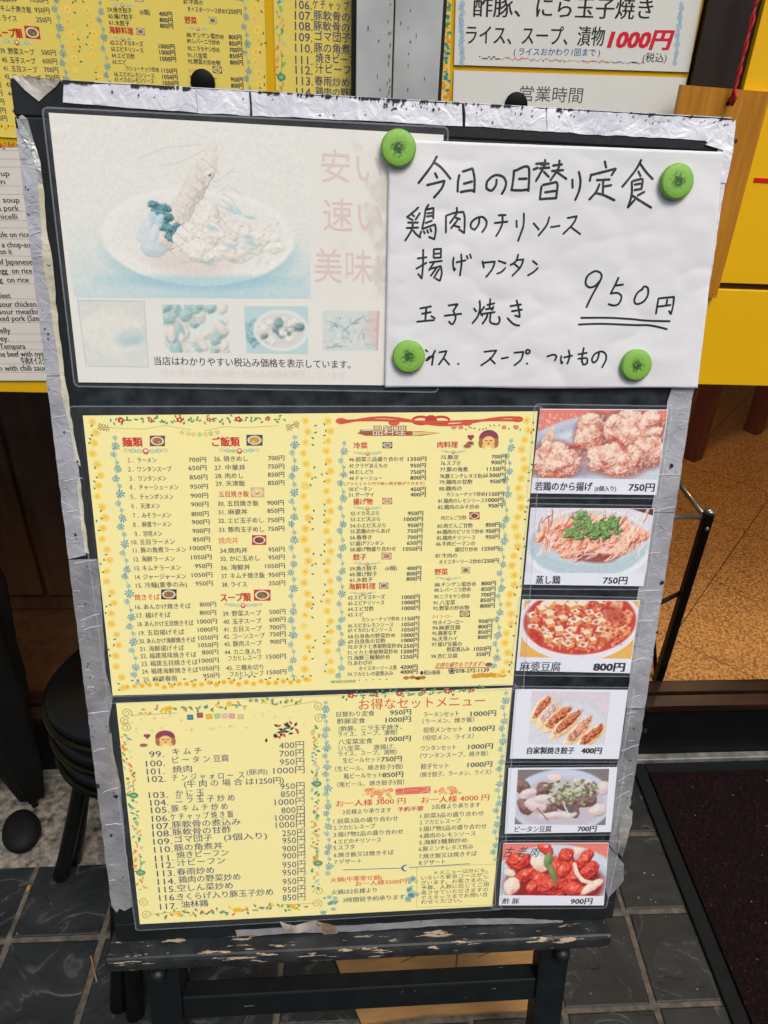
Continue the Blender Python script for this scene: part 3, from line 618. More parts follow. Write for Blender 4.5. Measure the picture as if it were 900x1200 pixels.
def art_pork():
    c = Cv(128, 62, (236, 134, 116)); c.ell(66, 52, 84, 50, (212, 224, 234), soft=2); c.ell(66, 54, 74, 42, (196, 206, 218), soft=4); c.ell(66, 48, 60, 30, (150, 26, 24), soft=5)
    rnd = random.Random(6); on = ((206, 130, 108), (246, 216, 194), (255, 240, 226)); rd = ((84, 6, 10), (200, 32, 28), (255, 112, 78))
    c.nug(82, 14, 16, 7, -.5, on, .2, .08, .2, 1); c.nug(10, 34, 9, 5, .4, on, .2, .1, .2, 2)
    for i, (x, y, r) in enumerate([(20, 20, 13), (52, 6, 9), (78, 18, 14), (100, 20, 12), (30, 38, 13), (48, 42, 11), (64, 28, 12), (86, 40, 14), (106, 32, 13), (62, 50, 19), (92, 55, 13), (38, 54, 10), (76, 32, 10), (112, 50, 8)]):
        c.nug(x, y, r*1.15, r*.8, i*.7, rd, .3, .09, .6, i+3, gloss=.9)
        for j in range(5): c.ell(x+rnd.uniform(-.5, .4)*r, y-rnd.uniform(.0, .5)*r, rnd.uniform(.8, 2.2), rnd.uniform(.5, 1.1), (255, 206, 190), rnd.uniform(-.6, .6), 1.2, .7)
    c.nug(46, 24, 12, 10, .5, on, .25, .08, .2, 5); c.nug(14, 50, 10, 11, .4, on, .2, .08, .2, 6); c.nug(112, 50, 18, 6, -.6, on, .2, .1, .2, 9)
    c.line([(88, 24), (91, 34), (99, 43), (112, 46)], 4.4, (250, 222, 196)); c.line([(90, 26), (94, 36), (102, 43)], 1.6, (255, 244, 232))
    c.nug(56, 20, 5.5, 11, .05, ((44, 66, 30), (96, 122, 64), (150, 172, 110)), .2, .1, .3, 3); c.nug(63, 36, 4.6, 14, -.45, ((44, 66, 30), (92, 118, 60), (146, 168, 106)), .15, .1, .3, 4)
    c.tex(.07, .9, 4)
    return c
def art_faded_main():
    c = Cv(310, 220, (230, 229, 220), 1.15); t = np.clip((c.Y-100)/120, 0, 1)[..., None]; c.a = c.a*(1-t)+np.array((214, 225, 221.))*t
    t = (np.clip((c.Y-150)/70, 0, 1)*np.clip(1-np.abs(c.X-190)/260, 0, 1))[..., None]; c.a = c.a*(1-t*.8)+np.array((176, 210, 215.))*t*.8
    c.ell(168, 158, 120, 50, (150, 196, 206), 0, 12, .6); c.ell(166, 140, 122, 62, (236, 236, 229), soft=3); c.ell(166, 138, 108, 50, (231, 230, 222), soft=14); c.ell(166, 196, 118, 8, (150, 198, 208), 0, 9, .55)
    pr = ((186, 178, 166), (216, 208, 196), (234, 228, 218)); wh = ((188, 192, 184), (222, 219, 206), (242, 239, 230))
    for i in range(9): c.nug(178-i*7, 58+i*11, 17-i*.4, 14, -.9, pr, .25, .08, .5, i)
    c.nug(186, 44, 10, 22, .25, ((208, 200, 190), (226, 218, 208), (236, 230, 222)), .4, .1, .5, 2); c.ell(184, 62, 2, 2, (96, 100, 100)); c.ell(181, 60, 3, 2, (246, 246, 240))
    for p in ([(100, 46), (130, 32), (176, 26)], [(124, 54), (150, 48), (180, 32)], [(190, 70), (210, 58), (226, 56)], [(192, 84), (206, 74), (222, 84)], [(205, 60), (214, 54)]): c.line(p, 1.1, (200, 196, 188), .55)
    tl = ((34, 66, 74), (74, 124, 132), (132, 184, 190)); rnd = random.Random(8)
    for i in range(34): t = rnd.uniform(0, 1); c.nug(118+t*18+rnd.uniform(-8, 8), 104+t*34+rnd.uniform(-9, 9), 6, 5, 0, tl, .5, .3, .9, i)
    for i, (x, y) in enumerate([(110, 122), (106, 128), (118, 126)]): c.nug(x, y-6, 6, 10, .3, ((150, 190, 196), (180, 208, 212), (206, 224, 224)), .3, .2, .4, i)
    for i, (a, L) in enumerate([(-2.6, 22), (-2.1, 26), (-1.7, 30), (-1.2, 22)]): c.nug(106+math.cos(a)*L*.55, 152+math.sin(a)*L*.75, L*.62, 6, a, ((164, 184, 196), (204, 214, 218), (226, 230, 230)), .1, .1, .1, i)
    c.nug(108, 156, 17, 11, .1, ((140, 170, 184), (186, 204, 212), (216, 224, 226)), .15, .08, .2, 3)
    c.ell(150, 174, 50, 14, (222, 211, 200), .1, 8, .7)
    c.nug(212, 104, 14, 5, .4, ((150, 196, 200), (184, 214, 216), (210, 226, 226)), .2, .1, .3, 1); c.nug(230, 112, 10, 3, .2, ((130, 178, 180), (170, 202, 202), (206, 222, 220)), .2, .1, .3, 2)
    for i, (x, y, rx, ry, a) in enumerate([(178, 116, 18, 22, .2), (150, 140, 16, 20, .5), (214, 132, 24, 14, .1), (250, 138, 22, 12, .2), (190, 138, 30, 18, 0), (168, 158, 24, 16, .3), (210, 158, 24, 16, .1), (232, 150, 20, 12, .5), (264, 152, 12, 8, .1)]): c.nug(x, y, rx, ry, a, wh, .28, .07, .45, i+30)
    for x, y in ((184, 128), (206, 150), (232, 146), (228, 138), (176, 172)): c.ell(x, y, 7, 3, (150, 190, 200), .3, 5, .6)
    
    for i in range(60): x, y = rnd.uniform(146, 276), rnd.uniform(112, 172); c.ell(x, y, rnd.uniform(1, 5), rnd.uniform(.6, 2), rnd.choice([(246, 244, 236), (176, 188, 184), (214, 206, 192), (250, 248, 242)]), rnd.uniform(-1, 1), 2, .6)
    for i in range(11): x, y = 186-i*6, 50+i*10.5; c.line([(x-9, y-7), (x+1, y+1), (x+10, y+10)], 1.1, (184, 174, 162), .55)
    for i in range(6): x, y = 198-i*3, 84+i*7; c.line([(x, y), (x+11, y+5), (x+16, y+14)], 1.3, (196, 188, 178), .6)
    c.tex(.035, .35, 2.2); return c
def art_small(seed):
    c = Cv(78, 56, (222, 230, 224), 1.3); rnd = random.Random(seed); cy = (136, 186, 192)
    if seed == 0:
        c = Cv(84, 76, (226, 224, 214), 1.1); c.fog((206, 218, 212), .35); c.ell(40, 36, 40, 26, (228, 227, 216), soft=5); c.ell(62, 42, 20, 9, (196, 212, 210), -.2, 6, .8); c.ell(66, 46, 14, 5, (168, 198, 202), -.2, 5, .6); c.a += (fbm(c.X*.2, c.Y*.2, 3, 4)-.5)[..., None]*14; return c
    if seed == 1:
        for i in range(46): c.nug(rnd.uniform(0, 78), rnd.uniform(0, 56), rnd.uniform(6, 12), rnd.uniform(5, 8), rnd.uniform(0, 3), rnd.choice([((96, 122, 122), (206, 204, 190), (238, 232, 222)), ((60, 100, 104), (128, 176, 176), (190, 216, 212)), ((130, 140, 136), (214, 202, 190), (240, 234, 226))]), .3, .12, .5, i)
    if seed == 2:
        c.a[:] = np.array((176, 210, 212.)); c.nug(12, 30, 14, 16, 0, ((60, 110, 120), (120, 176, 182), (180, 212, 214)), .5, .2, .8, 5); c.ell(44, 28, 34, 24, (228, 232, 228), soft=1.5); c.ell(44, 28, 30, 20, (210, 214, 206), soft=3)
        for i in range(26): t = rnd.uniform(0, 6.3); k = rnd.uniform(0, 1); c.nug(44+26*k*math.cos(t), 28+16*k*math.sin(t), 6, 5, 0, rnd.choice([((30, 50, 54), (70, 106, 110), (150, 180, 180)), ((120, 130, 126), (214, 210, 200), (240, 238, 230)), ((160, 160, 150), (222, 218, 208), (244, 242, 236))]), .5, .2, .8, i)
    if seed == 3:
        c = Cv(66, 54, (206, 216, 210), 1.3)
        for i in range(120): x, y, a = rnd.uniform(4, 62), rnd.uniform(12, 50), rnd.uniform(0, 3.1); c.line([(x, y), (x+9*math.cos(a), y-7*math.sin(a))], 1.8, rnd.choice([(232, 230, 220), (150, 190, 194), (196, 212, 206), (104, 150, 158), (224, 210, 196)]), .9)
        c.ell(58, 20, 10, 22, (222, 180, 176), 0, 6, .6); c.poly([(62, 0), (66, 0), (66, 54), (62, 54)], (216, 150, 150), op=.8)
    c.blur(3); c.fog((228, 230, 222), .26); return c

# ================================================================== THE MENU BOARD
board = empty('menu_board', BM); tag(board, 'large black menu board edged with torn silver tape, leaning on the low black stand', 'menu board')
mb = MB(); mb.box(.018, BW-.018, .012, BH-.018, -.016, -.0012); mb.build('panel', M['panel'], board)
def rail(x0, x1, y0, y1, nm='frame_rail'):
    m = MB(); m.box(x0, x1, y0, y1, -.02, 0); return m.build(nm, M['frame'], board, bevel=.0015)
rail(0, .024, .026, BH-.027); rail(BW-.024, BW, .026, BH-.027)
rail(0, BW, 0, .0258); rail(0, BW, BH-.0268, BH)
# mitre cut seen at the top left corner
mb = MB(); mb.poly([B(38, 91), B(45, 120), B(47, 119), B(41, 92)], 1e-4); mb.build('mitre_joint', M['chip'], board)

def strip(name, pts, mat, th=.0005, z0=0.0, sub=5, amp=.0006, wrinkle=20, parent=None, conv=True, edge=0.0, seed=1):
    """a piece of tape: outline in photo pixels, jagged edges, gently crumpled surface with real thickness"""
    P = [B(*p) for p in pts] if conv else pts
    out = []
    rnd = random.Random(seed)
    for i in range(len(P)):
        a, b = P[i], P[(i+1) % len(P)]; L = math.hypot(a[0]-b[0], a[1]-b[1]); n = max(1, int(L/.008)); out.append(a)
        for j in range(1, n):
            t = j/n; dx, dy = (b[1]-a[1])/L, -(b[0]-a[0])/L; k = rnd.uniform(-1, 1)*edge
            out.append((a[0]+(b[0]-a[0])*t+dx*k, a[1]+(b[1]-a[1])*t+dy*k))
    import bmesh
    bm = bmesh.new(); vs = [bm.verts.new((p[0], p[1], z0+th)) for p in out]; f = bm.faces.new(vs)
    bmesh.ops.triangulate(bm, faces=[f])
    bmesh.ops.subdivide_edges(bm, edges=[e for e in bm.edges if not e.is_boundary], cuts=1, use_grid_fill=False)
    bmesh.ops.triangulate(bm, faces=bm.faces[:])
    for v in bm.verts:
        v.co.z += amp*(float(fbm(v.co.x*120, v.co.y*120, seed, 3))-.3)
    top = list(bm.faces); g = bmesh.ops.extrude_face_region(bm, geom=top)
    for v in [e for e in g['geom'] if isinstance(e, bmesh.types.BMVert)]: v.co.z = v.co.z  # upper copy keeps its relief
    lower = [v for v in bm.verts if v not in set(e for e in g['geom'] if isinstance(e, bmesh.types.BMVert))]
    for v in lower: v.co.z = z0+1e-5
    bmesh.ops.recalc_face_normals(bm, faces=bm.faces[:])
    me = bpy.data.meshes.new(name); bm.to_mesh(me); bm.free(); me.materials.append(mat); return link(name, me, parent or board)

# ---- top tape (also wraps over the top face)
strip('tape_strip', [(75, 97), (180, 101), (292, 108), (294, 136), (200, 130), (74, 120)], M['tape_top'], seed=1, edge=.0004)
strip('tape_strip', [(294, 108), (420, 115), (541, 122), (542, 148), (420, 141), (296, 136)], M['tape_top'], seed=2, edge=.0004)
strip('tape_strip', [(544, 122), (700, 131), (858, 141), (852, 160), (834, 171), (826, 165), (700, 158), (545, 148)], M['tape_top'], seed=3, edge=.0006)
mb = MB(); mb.box(.046, BW-.003, BH, BH+.0006, -.0185, .0004); mb.build('tape_overlap', M['tape_top'], board)
mb = MB(); rnd = random.Random(4)
for i in range(150):
    x = rnd.choice([rnd.uniform(.05, .22), rnd.uniform(.15, .22), rnd.uniform(.3, .46), rnd.uniform(.33, .6)]); L = rnd.choice([.001, .002, .004, .009])*rnd.uniform(.6, 1.4); y = BH+.0007; z = -rnd.uniform(-.0005, .017)
    mb.add([(x, y, z), (x+L, y, z-.0002), (x+L*.8, y, z-rnd.uniform(.001, .004)), (x+L*.1, y, z-rnd.uniform(.001, .003))], [(3, 2, 1, 0)])
for px, py, L, hgt in ((293, 109, 1.6, 26), (543, 123, 1.5, 25)):
    a = B(px, py); b = B(px+1, py+hgt); mb.stroke([a, ((a[0]+b[0])/2+.0008, (a[1]+b[1])/2), b], L*.0008, .0016)
for i in range(70):
    px = rnd.uniform(450, 520) if i % 2 else rnd.uniform(540, 860); py = 122+(px-543)*.058+rnd.uniform(2, 10)**1.0
    p = B(px, py); mb.ell(p[0], p[1], rnd.uniform(.0003, .0012), rnd.uniform(.0002, .0008), .0014, n=6, a=rnd.uniform(0, 3))
for px, py in ((132, 108), (163, 112), (57, 391), (57, 397), (104, 777), (103, 780), (106, 793), (108, 850), (109, 862)): p = B(px, py); mb.ell(p[0], p[1], .0009, .0008, .0014, n=6)
for px, py, s in ((136, 932, 3.2), (131, 978, 2), (115, 920, 2.6), (757, 828, 2.5), (756, 855, 3.2), (742, 853, 1.2), (786, 546, 2.6), (775, 682, 3.4), (770, 740, 2), (861, 166, 2)):
    p = B(px, py); n = 6; r0 = s*.0009; mb.poly([(p[0]+math.cos(t)*r0*rnd.uniform(.5, 1.3), p[1]+math.sin(t)*r0*rnd.uniform(.6, 1.5)) for t in [2*math.pi*i/n for i in range(n)]], .0015)
q = MB
for i in range(150):
    px = rnd.choice([rnd.uniform(75, 110), rnd.uniform(150, 200), rnd.uniform(180, 220), rnd.uniform(300, 430), rnd.uniform(420, 560), rnd.uniform(560, 850)]); u, v = B(px, 120)
    L = rnd.choice([.0012, .002, .004])*rnd.uniform(.6, 1.4); k = rnd.uniform(.0005, .0022); zz = .0013+mb.stag()
    mb.add([(u, BH+.0003, zz), (u-L*.1, BH-k, zz), (u+L*.5, BH-k*1.2, zz), (u+L, BH-k*.4, zz), (u+L*.9, BH+.0003, zz)], [(0, 1, 2, 3, 4)])
tag(mb.build('dark_chips', M['chip'], board), kind='stuff')
# ---- top left crumpled foil
strip('foil_scrap', [(14, 89), (40, 90), (72, 94), (66, 102), (46, 119), (30, 106)], M['foil_rust'], amp=.002, seed=5, edge=.0006)
# right corner fold
strip('foil_scrap', [(838, 156), (861, 141), (861, 150), (858, 178), (850, 215), (842, 214), (846, 176), (826, 170)], M['tape_top'], amp=.0016, z0=.0008, seed=6, edge=.0006)
# ---- left tape
strip('tape_strip', [(19, 150), (33, 158), (44, 190), (50, 240), (57, 300), (62, 360), (72, 440), (54.1, 440), (37.8, 308)], M['tape'], seed=7, edge=.0004)
strip('tape_strip', [(54.2, 441), (74, 441), (80, 486), (92, 545), (96, 600), (101, 650), (80.6, 655), (67.4, 548)], M['tape'], seed=8, edge=.0004)
strip('tape_strip', [(80.7, 656), (115, 655), (120, 720), (124, 785), (132, 818), (127, 852), (131, 885), (141, 917), (110.8, 900), (97.3, 790)], M['tape_dark'], seed=9, edge=.0004)
strip('tape_strip', [(110.8, 900), (141, 918), (147, 985), (155, 1062), (146, 1067), (140, 1064), (137, 1069), (130.7, 1061), (121.3, 985)], M['tape_dark'], seed=10, edge=.0005)
strip('foil_scrap', [(20, 139), (27, 135), (33, 140), (40, 165), (48, 190), (51, 216), (46, 214), (38, 178), (24, 156)], M['foil'], amp=.002, z0=.0006, seed=11, edge=.0006)
strip('foil_scrap', [(125, 862), (131, 858), (133, 880), (138, 900), (142, 921), (134, 921), (128, 900), (123, 880)], M['foil'], amp=.0016, z0=.0006, seed=12, edge=.0008)
strip('dried_glue', [(45, 214), (51, 216), (57, 280), (60, 292), (70, 392), (83, 486), (94, 540), (95, 546), (88, 540), (82, 500), (74, 470), (66, 400), (58, 345), (50, 300)], M['glue'], amp=.0008, z0=.0007, seed=13, edge=.0008)
strip('dried_glue', [(93, 556), (98, 590), (103, 640), (105, 648), (100, 647), (95, 610), (91, 570)], M['glue'], amp=.0008, z0=.0007, seed=14, edge=.0008)
# ---- right tape
strip('tape_strip', [(859, 150), (840, 178), (825, 262), (808, 360), (796, 430), (795, 445), (814.3, 445), (842.2, 262)], M['tape_top'], seed=15, edge=.0004)
strip('tape_strip', [(814.1, 446), (790, 446), (782, 470), (769, 560), (763, 600), (790.6, 600), (802.9, 520)], M['tape'], seed=16, edge=.0004)
strip('tape_strip', [(790.5, 601), (763, 601), (756, 650), (746, 700), (738, 790), (734, 830), (755.5, 830), (777.5, 686)], M['tape'], seed=17, edge=.0004)
strip('tape_strip', [(755.4, 831), (734, 831), (728, 868), (722, 900), (716, 950), (714, 990), (722, 1000), (733, 975), (741.8, 920)], M['tape_dark'], seed=18, edge=.0008, amp=.001)
strip('foil_scrap', [(734, 944), (741, 950), (740, 964), (735, 980), (729, 1004), (723, 996), (724, 974), (728, 955)], M['foil'], amp=.0022, z0=.0008, seed=19, edge=.001)
strip('tape_strip', [(712, 990), (722, 1001), (731, 1012), (731, 1031), (722, 1042), (712, 1052), (709, 1040)], M['tape_dark'], seed=20, edge=.001, amp=.0012)
# ---- strip along the bottom rail
strip('tape_strip', [(276, 1090), (330, 1087), (420, 1084), (520, 1077), (600, 1076), (660, 1079), (655, 1083), (600, 1082), (520, 1084), (420, 1091), (340, 1093), (278, 1097)], M['tape_dark'], seed=21, edge=.0006, amp=.001)
strip('foil_scrap', [(328, 1079), (345, 1084), (370, 1078), (392, 1084), (396, 1092), (380, 1094), (372, 1086), (350, 1092), (334, 1092)], M['foil_rust'], amp=.002, z0=.0008, seed=22, edge=.0008)
mb = MB(); rnd = random.Random(6)
def crease(x0, y0, x1, y1, wdt=.0007):
    a, b = B(x0, y0), B(x1, y1); n = 7; pts = []; a = (min(max(a[0], .001), BW-.001), a[1]); b = (min(max(b[0], .001), BW-.001), b[1])
    if a[0] == b[0]: return
    for i in range(n):
        t = i/(n-1); pts.append((a[0]+(b[0]-a[0])*t, a[1]+(b[1]-a[1])*t+rnd.uniform(-1, 1)*.0005+.0006*math.sin(t*3)))
    mb.tube([(p[0], p[1], .0009) for p in pts], wdt*.6, 5)
for args in ((64, 490, 82, 486), (76, 564, 97, 560), (88, 660, 113, 656), (80, 600, 92, 599), (95, 727, 117, 719), (98, 738, 119, 733), (105, 836, 128, 833), (121, 928, 140, 922), (124, 966, 144, 965), (110, 880, 126, 876), (770, 598, 792, 594),
             (764, 558, 797, 556), (752, 650, 774, 647), (748, 693, 773, 691), (743, 728, 766, 727), (740, 775, 756, 770), (728, 880, 748, 872), (724, 915, 742, 905), (230, 103, 232, 130), (640, 130, 641, 152), (36, 276, 52, 270), (45, 300, 52, 300), (50, 330, 56, 335), (722, 935, 738, 926), (734, 836, 744, 834)): crease(*args)
for i in range(90):
    t = rnd.random()
    if i % 2: x = 20+105*t; y = 160+900*t; x0 = x+rnd.uniform(2, 10)
    else: x = 850-112*t; y = 180+760*t; x0 = x-rnd.uniform(14, 26)+6
    if i % 2 == 0 and y < 445: continue
    crease(x0, y, x0+rnd.uniform(3, 9), y-rnd.uniform(-.5, 1.5), .0004)
tag(mb.build('tape_creases', M['crease'], board), kind='stuff')

# ================================================================== SHEETS ON THE BOARD
BLU = (52, 72, 104); DRK = (44, 48, 58); RED = (206, 40, 44); YPAPER = (251, 240, 166)
def sheet_thing(name, label, cat, quad, w, col, group=None, plane='board', mat='print', flm=True, m=.005):
    sh = Sheet(quad, plane, w); root = empty(name, sh.matrix()); tag(root, label, cat, group); paper(sh, root, col, mat=mat)
    if flm: film(sh, root, m)
    return sh, root
W1 = .0022
s1, r1 = sheet_thing('laminated_menu', 'large laminated yellow menu sheet of two flowered pages under the faded poster', 'menu sheet', [(97, 487), (630, 482), (601, 803), (132, 815)], W1, YPAPER)
pm = MB(); tx = MB()
R = Reg(s1, 90, 470, 900/280)
def rows(R, data, h, col, bold=0.004):
    for t, xl, xr, y in data: R.T(tx, t, xl, xr, y, h, col, bold)
G1 = (66, 74, 92)
rows(R, [('１．ラーメン', 192, 300, 222), ('２．ワンタンスープ', 193, 357, 256), ('３．ワンタンメン', 198, 337, 291), ('４．チャーシューメン', 199, 383, 324), ('５．チャンポンメン', 203, 364, 360), ('６．天津メン', 206, 313, 395), ('７．みそラーメン', 211, 355, 430), ('８．麻婆ラーメン', 212, 357, 464), ('９．坦坦メン', 218, 320, 499), ('10. 五目ラーメン', 207, 370, 530), ('11. 豚の角煮ラーメン', 212, 413, 560), ('12. 海鮮ラーメン', 215, 370, 594), ('13. キムチラーメン', 218, 392, 628), ('14. ジャージャーメン', 221, 412, 661), ('15. 冷麺(夏季のみ)', 223, 415, 692),
         ('16. あんかけ焼きそば', 221, 430, 773), ('17. 揚げそば', 226, 354, 806), ('18. あんかけ五目焼きそば', 230, 440, 837), ('19. 五目揚げそば', 234, 405, 871), ('20. あんかけ海鮮焼きそば', 235, 447, 901), ('21. 海鮮揚げそば', 238, 404, 931), ('22. 福建風味焼きそば', 240, 451, 957), ('23. 福建五目焼きそば', 243, 456, 986), ('24. 福建海鮮焼きそば', 246, 458, 1015), ('25. 麻婆春雨', 250, 378, 1046),
         ('26. 焼きめし', 517, 645, 217), ('27. 中華丼', 519, 635, 250), ('28. 肉めし', 521, 627, 281), ('29. 天津飯', 523, 634, 310), ('30. 五目焼き飯', 531, 685, 385), ('31. 麻婆丼', 533, 643, 417), ('32. エビ玉子めし', 534, 704, 449), ('33. 豚肉玉子めし', 536, 706, 483), ('34.焼肉丼', 540, 643, 562), ('35. かに玉めし', 541, 689, 592), ('36. 海鮮丼', 543, 653, 626), ('37. キムチ焼き飯', 545, 708, 657), ('38. ライス', 547, 641, 690),
         ('39. 野菜スープ', 551, 695, 799), ('40. 玉子スープ', 552, 695, 829), ('41. 五目スープ', 553, 697, 858), ('42. コーンスープ', 553, 708, 885), ('43. 豚肉スープ', 555, 697, 913), ('44. カニ身入り', 557, 692, 944), ('フカヒレスープ', 570, 697, 967), ('45. 三種糸切り', 563, 703, 1003), ('フカヒレスープ', 577, 704, 1027)], 23, G1, .008)
rows(R, [('700円', 421, 487, 220), ('650円', 421, 489, 251), ('850円', 425, 492, 286), ('950円', 427, 494, 321), ('900円', 429, 495, 355), ('900円', 431, 496, 388), ('800円', 432, 497, 424), ('900円', 434, 500, 455), ('900円', 436, 501, 488), ('850円', 438, 502, 520), ('1000円', 427, 505, 553), ('1050円', 431, 508, 587), ('950円', 445, 509, 620), ('1050円', 433, 511, 654), ('950円', 447, 512, 686),
         ('800円', 463, 525, 765), ('800円', 463, 525, 796), ('1000円', 455, 528, 829), ('1000円', 456, 530, 860), ('1050円', 458, 531, 890), ('1050円', 459, 532, 918), ('800円', 472, 533, 945), ('1000円', 461, 535, 976), ('1050円', 463, 536, 1006), ('950円', 476, 537, 1033),
         ('700円', 721, 782, 214), ('750円', 720, 782, 245), ('850円', 720, 782, 276), ('850円', 720, 782, 307), ('900円', 717, 780, 382), ('850円', 718, 781, 412), ('750円', 719, 781, 447), ('750円', 720, 782, 480), ('950円', 722, 783, 558), ('950円', 722, 783, 588), ('1050円', 710, 784, 620), ('950円', 722, 784, 653), ('250円', 723, 785, 685), ('500円', 725, 786, 793), ('600円', 725, 786, 822), ('700円', 726, 786, 851), ('750円', 727, 787, 877), ('900円', 728, 788, 905), ('1500円', 715, 788, 961), ('1500円', 717, 789, 1020)], 23, G1, .014)
rows(R, [('麺類', 172, 247, 154), ('ご飯類', 510, 613, 153)], 38, RED, .03); rows(R, [('スープ類', 542, 655, 739)], 34, RED, .03)
rows(R, [('焼きそば', 218, 313, 738), ('五目焼き飯', 535, 648, 350)], 25, (214, 60, 50), .01); rows(R, [('焼肉丼', 534, 608, 525)], 27, (228, 110, 70), .0)
icon(pm, R, 275, 130, 332, 170, (112, 78, 50), (166, 110, 66), 1); icon(pm, R, 639, 127, 700, 168, (66, 76, 70), (210, 156, 60), 2); icon(pm, R, 318, 709, 376, 747, (60, 56, 50), (150, 96, 60), 3); icon(pm, R, 655, 325, 706, 362, (216, 180, 120), (226, 196, 130), 4); icon(pm, R, 660, 505, 714, 542, (196, 52, 40), (120, 66, 44), 5); icon(pm, R, 667, 710, 730, 752, (206, 60, 44), (120, 112, 60), 6)
for g in ((175, 345, 183), (535, 690, 182), (553, 700, 764)): garland(pm, R, *g)
flower_col(pm, R, 58, 78, 166, 1080, 26, 17, 11, -1); flower_col(pm, R, 862, 74, 866, 1050, 25, 17, 9, 1)
star_col(pm, R, 140, 135, 226, 1065, 31, 21); star_col(pm, R, 818, 135, 812, 1035, 31, 20)
red_garland(pm, R, 128, 73, 790, 66, 6, 15)
for x in range(190, 880, 28): p = R.P(x, 1078-(x-150)*.036+random.uniform(-6, 6)); yel_flower(pm, p[0], p[1], R.len(x, 1070, 12)); q_ = R.P(x+12, 1062-(x-150)*.036+random.uniform(-6, 6)); leaf(pm, q_[0], q_[1], random.uniform(0, 6), R.len(x, 1070, 15), random.choice([(62, 140, 120), (84, 122, 50), (40, 110, 130)]))
for pts in ([(120, 100), (250, 106), (330, 92), (430, 108)], [(760, 92), (640, 100), (560, 96), (480, 112)]): pm.stroke([R.P(*p) for p in pts], .0004, 1e-5, (196, 170, 90), cap=False)
for x in (395, 420, 440, 463, 485, 505, 530): p = R.P(x, 118+8*math.sin((x-395)/135*3.14)); star_flower(pm, p[0], p[1], R.len(x, 118, 12), random.choice([(196, 200, 60), (226, 176, 50), (120, 170, 70)]), n=6)
for x, y in ((90, 98), (112, 102), (800, 98), (826, 88)): p = R.P(x, y); star_flower(pm, p[0], p[1], R.len(x, y, 17), (150, 120, 60), n=7)
R = Reg(s1, 350, 470, 3.0)
G2 = (54, 60, 84)
rows(R, [('46.前菜三品盛り合わせ', 177, 370, 204), ('47.クラゲあえもの', 178, 312, 227), ('48.むしどり', 178, 262, 249), ('49.チャーシュー', 178, 293, 271), ('50.ピータン', 177, 257, 309), ('51.ザーサイ', 177, 265, 329), ('52.イカ天ぷら', 183, 283, 394), ('53.エビ天ぷら', 183, 286, 415), ('54.小エビ天ぷら', 182, 306, 437), ('55.若鶏のからあげ', 182, 322, 457), ('56.春巻き', 181, 257, 479), ('57.揚げワンタン', 181, 299, 500), ('58.揚げ物盛り合わせ', 181, 342, 520), ('59.焼き餃子', 180, 275, 588), ('(6個)', 305, 345, 587), ('60.揚げ餃子', 180, 276, 608), ('61.水餃子', 180, 260, 628), ('62.エビマヨネーズ', 175, 303, 689), ('63.エビチリソース', 175, 301, 709), ('64.エビ甘酢', 174, 264, 730), ('65.エビ', 174, 228, 750), ('カシューナッツ炒め', 223, 354, 766), ('66.エビのレモンソース', 174, 333, 787), ('67.イカのレモンソース', 174, 328, 804), ('68.白身魚の野菜炒め', 174, 340, 825), ('69.白身魚の甘酢', 174, 305, 844), ('70.ホタテと季節野菜炒め', 173, 359, 862), ('71.イカと季節野菜炒め', 172, 349, 882), ('72.海鮮三種類炒め', 172, 321, 901), ('73.あわびの', 172, 258, 920), ('オイスターソース煮', 212, 345, 938), ('74.フカヒレの姿煮込み', 172, 332, 958),
         ('75.豚足', 500, 563, 197), ('76.スブタ', 499, 568, 218), ('77.豚の角煮', 498, 595, 240), ('78.豚ミンチレタス包み', 497, 660, 263), ('79.鶏肉の甘酢', 495, 611, 284), ('80.鶏肉の', 494, 573, 307), ('カシューナッツ炒め', 520, 655, 327), ('81.鶏肉のレモンソース', 491, 653, 350), ('82.鶏肉のみそ炒め', 490, 635, 372), ('83.肉だんご甘酢', 488, 612, 438), ('84.鶏肉のピリカラ炒め', 487, 650, 459), ('85.鶏肉チリソース', 486, 621, 480), ('86.牛肉ピーマンの', 484, 620, 501), ('細切り炒め', 550, 629, 521), ('87.牛肉の', 481, 557, 543), ('オイスターソース炒め', 494, 640, 564), ('88.チンゲン菜炒め', 479, 624, 644), ('89.レバーニラ炒め', 478, 605, 663), ('90.ニラモヤシ炒め', 477, 602, 686), ('91.八宝菜', 474, 550, 708), ('92.野菜の炒め物', 473, 599, 727), ('93.ホイコーロー', 472, 579, 777), ('94.麻婆豆腐', 471, 568, 796), ('95.麻婆なす', 470, 556, 815), ('96.天草ハイ', 469, 557, 835), ('97.揚げ豆腐の', 468, 573, 854), ('野菜煮込み', 521, 601, 872), ('98.杏仁豆腐', 466, 558, 896), ('●税込価格', 427, 498, 954)], 18, G2, .012)
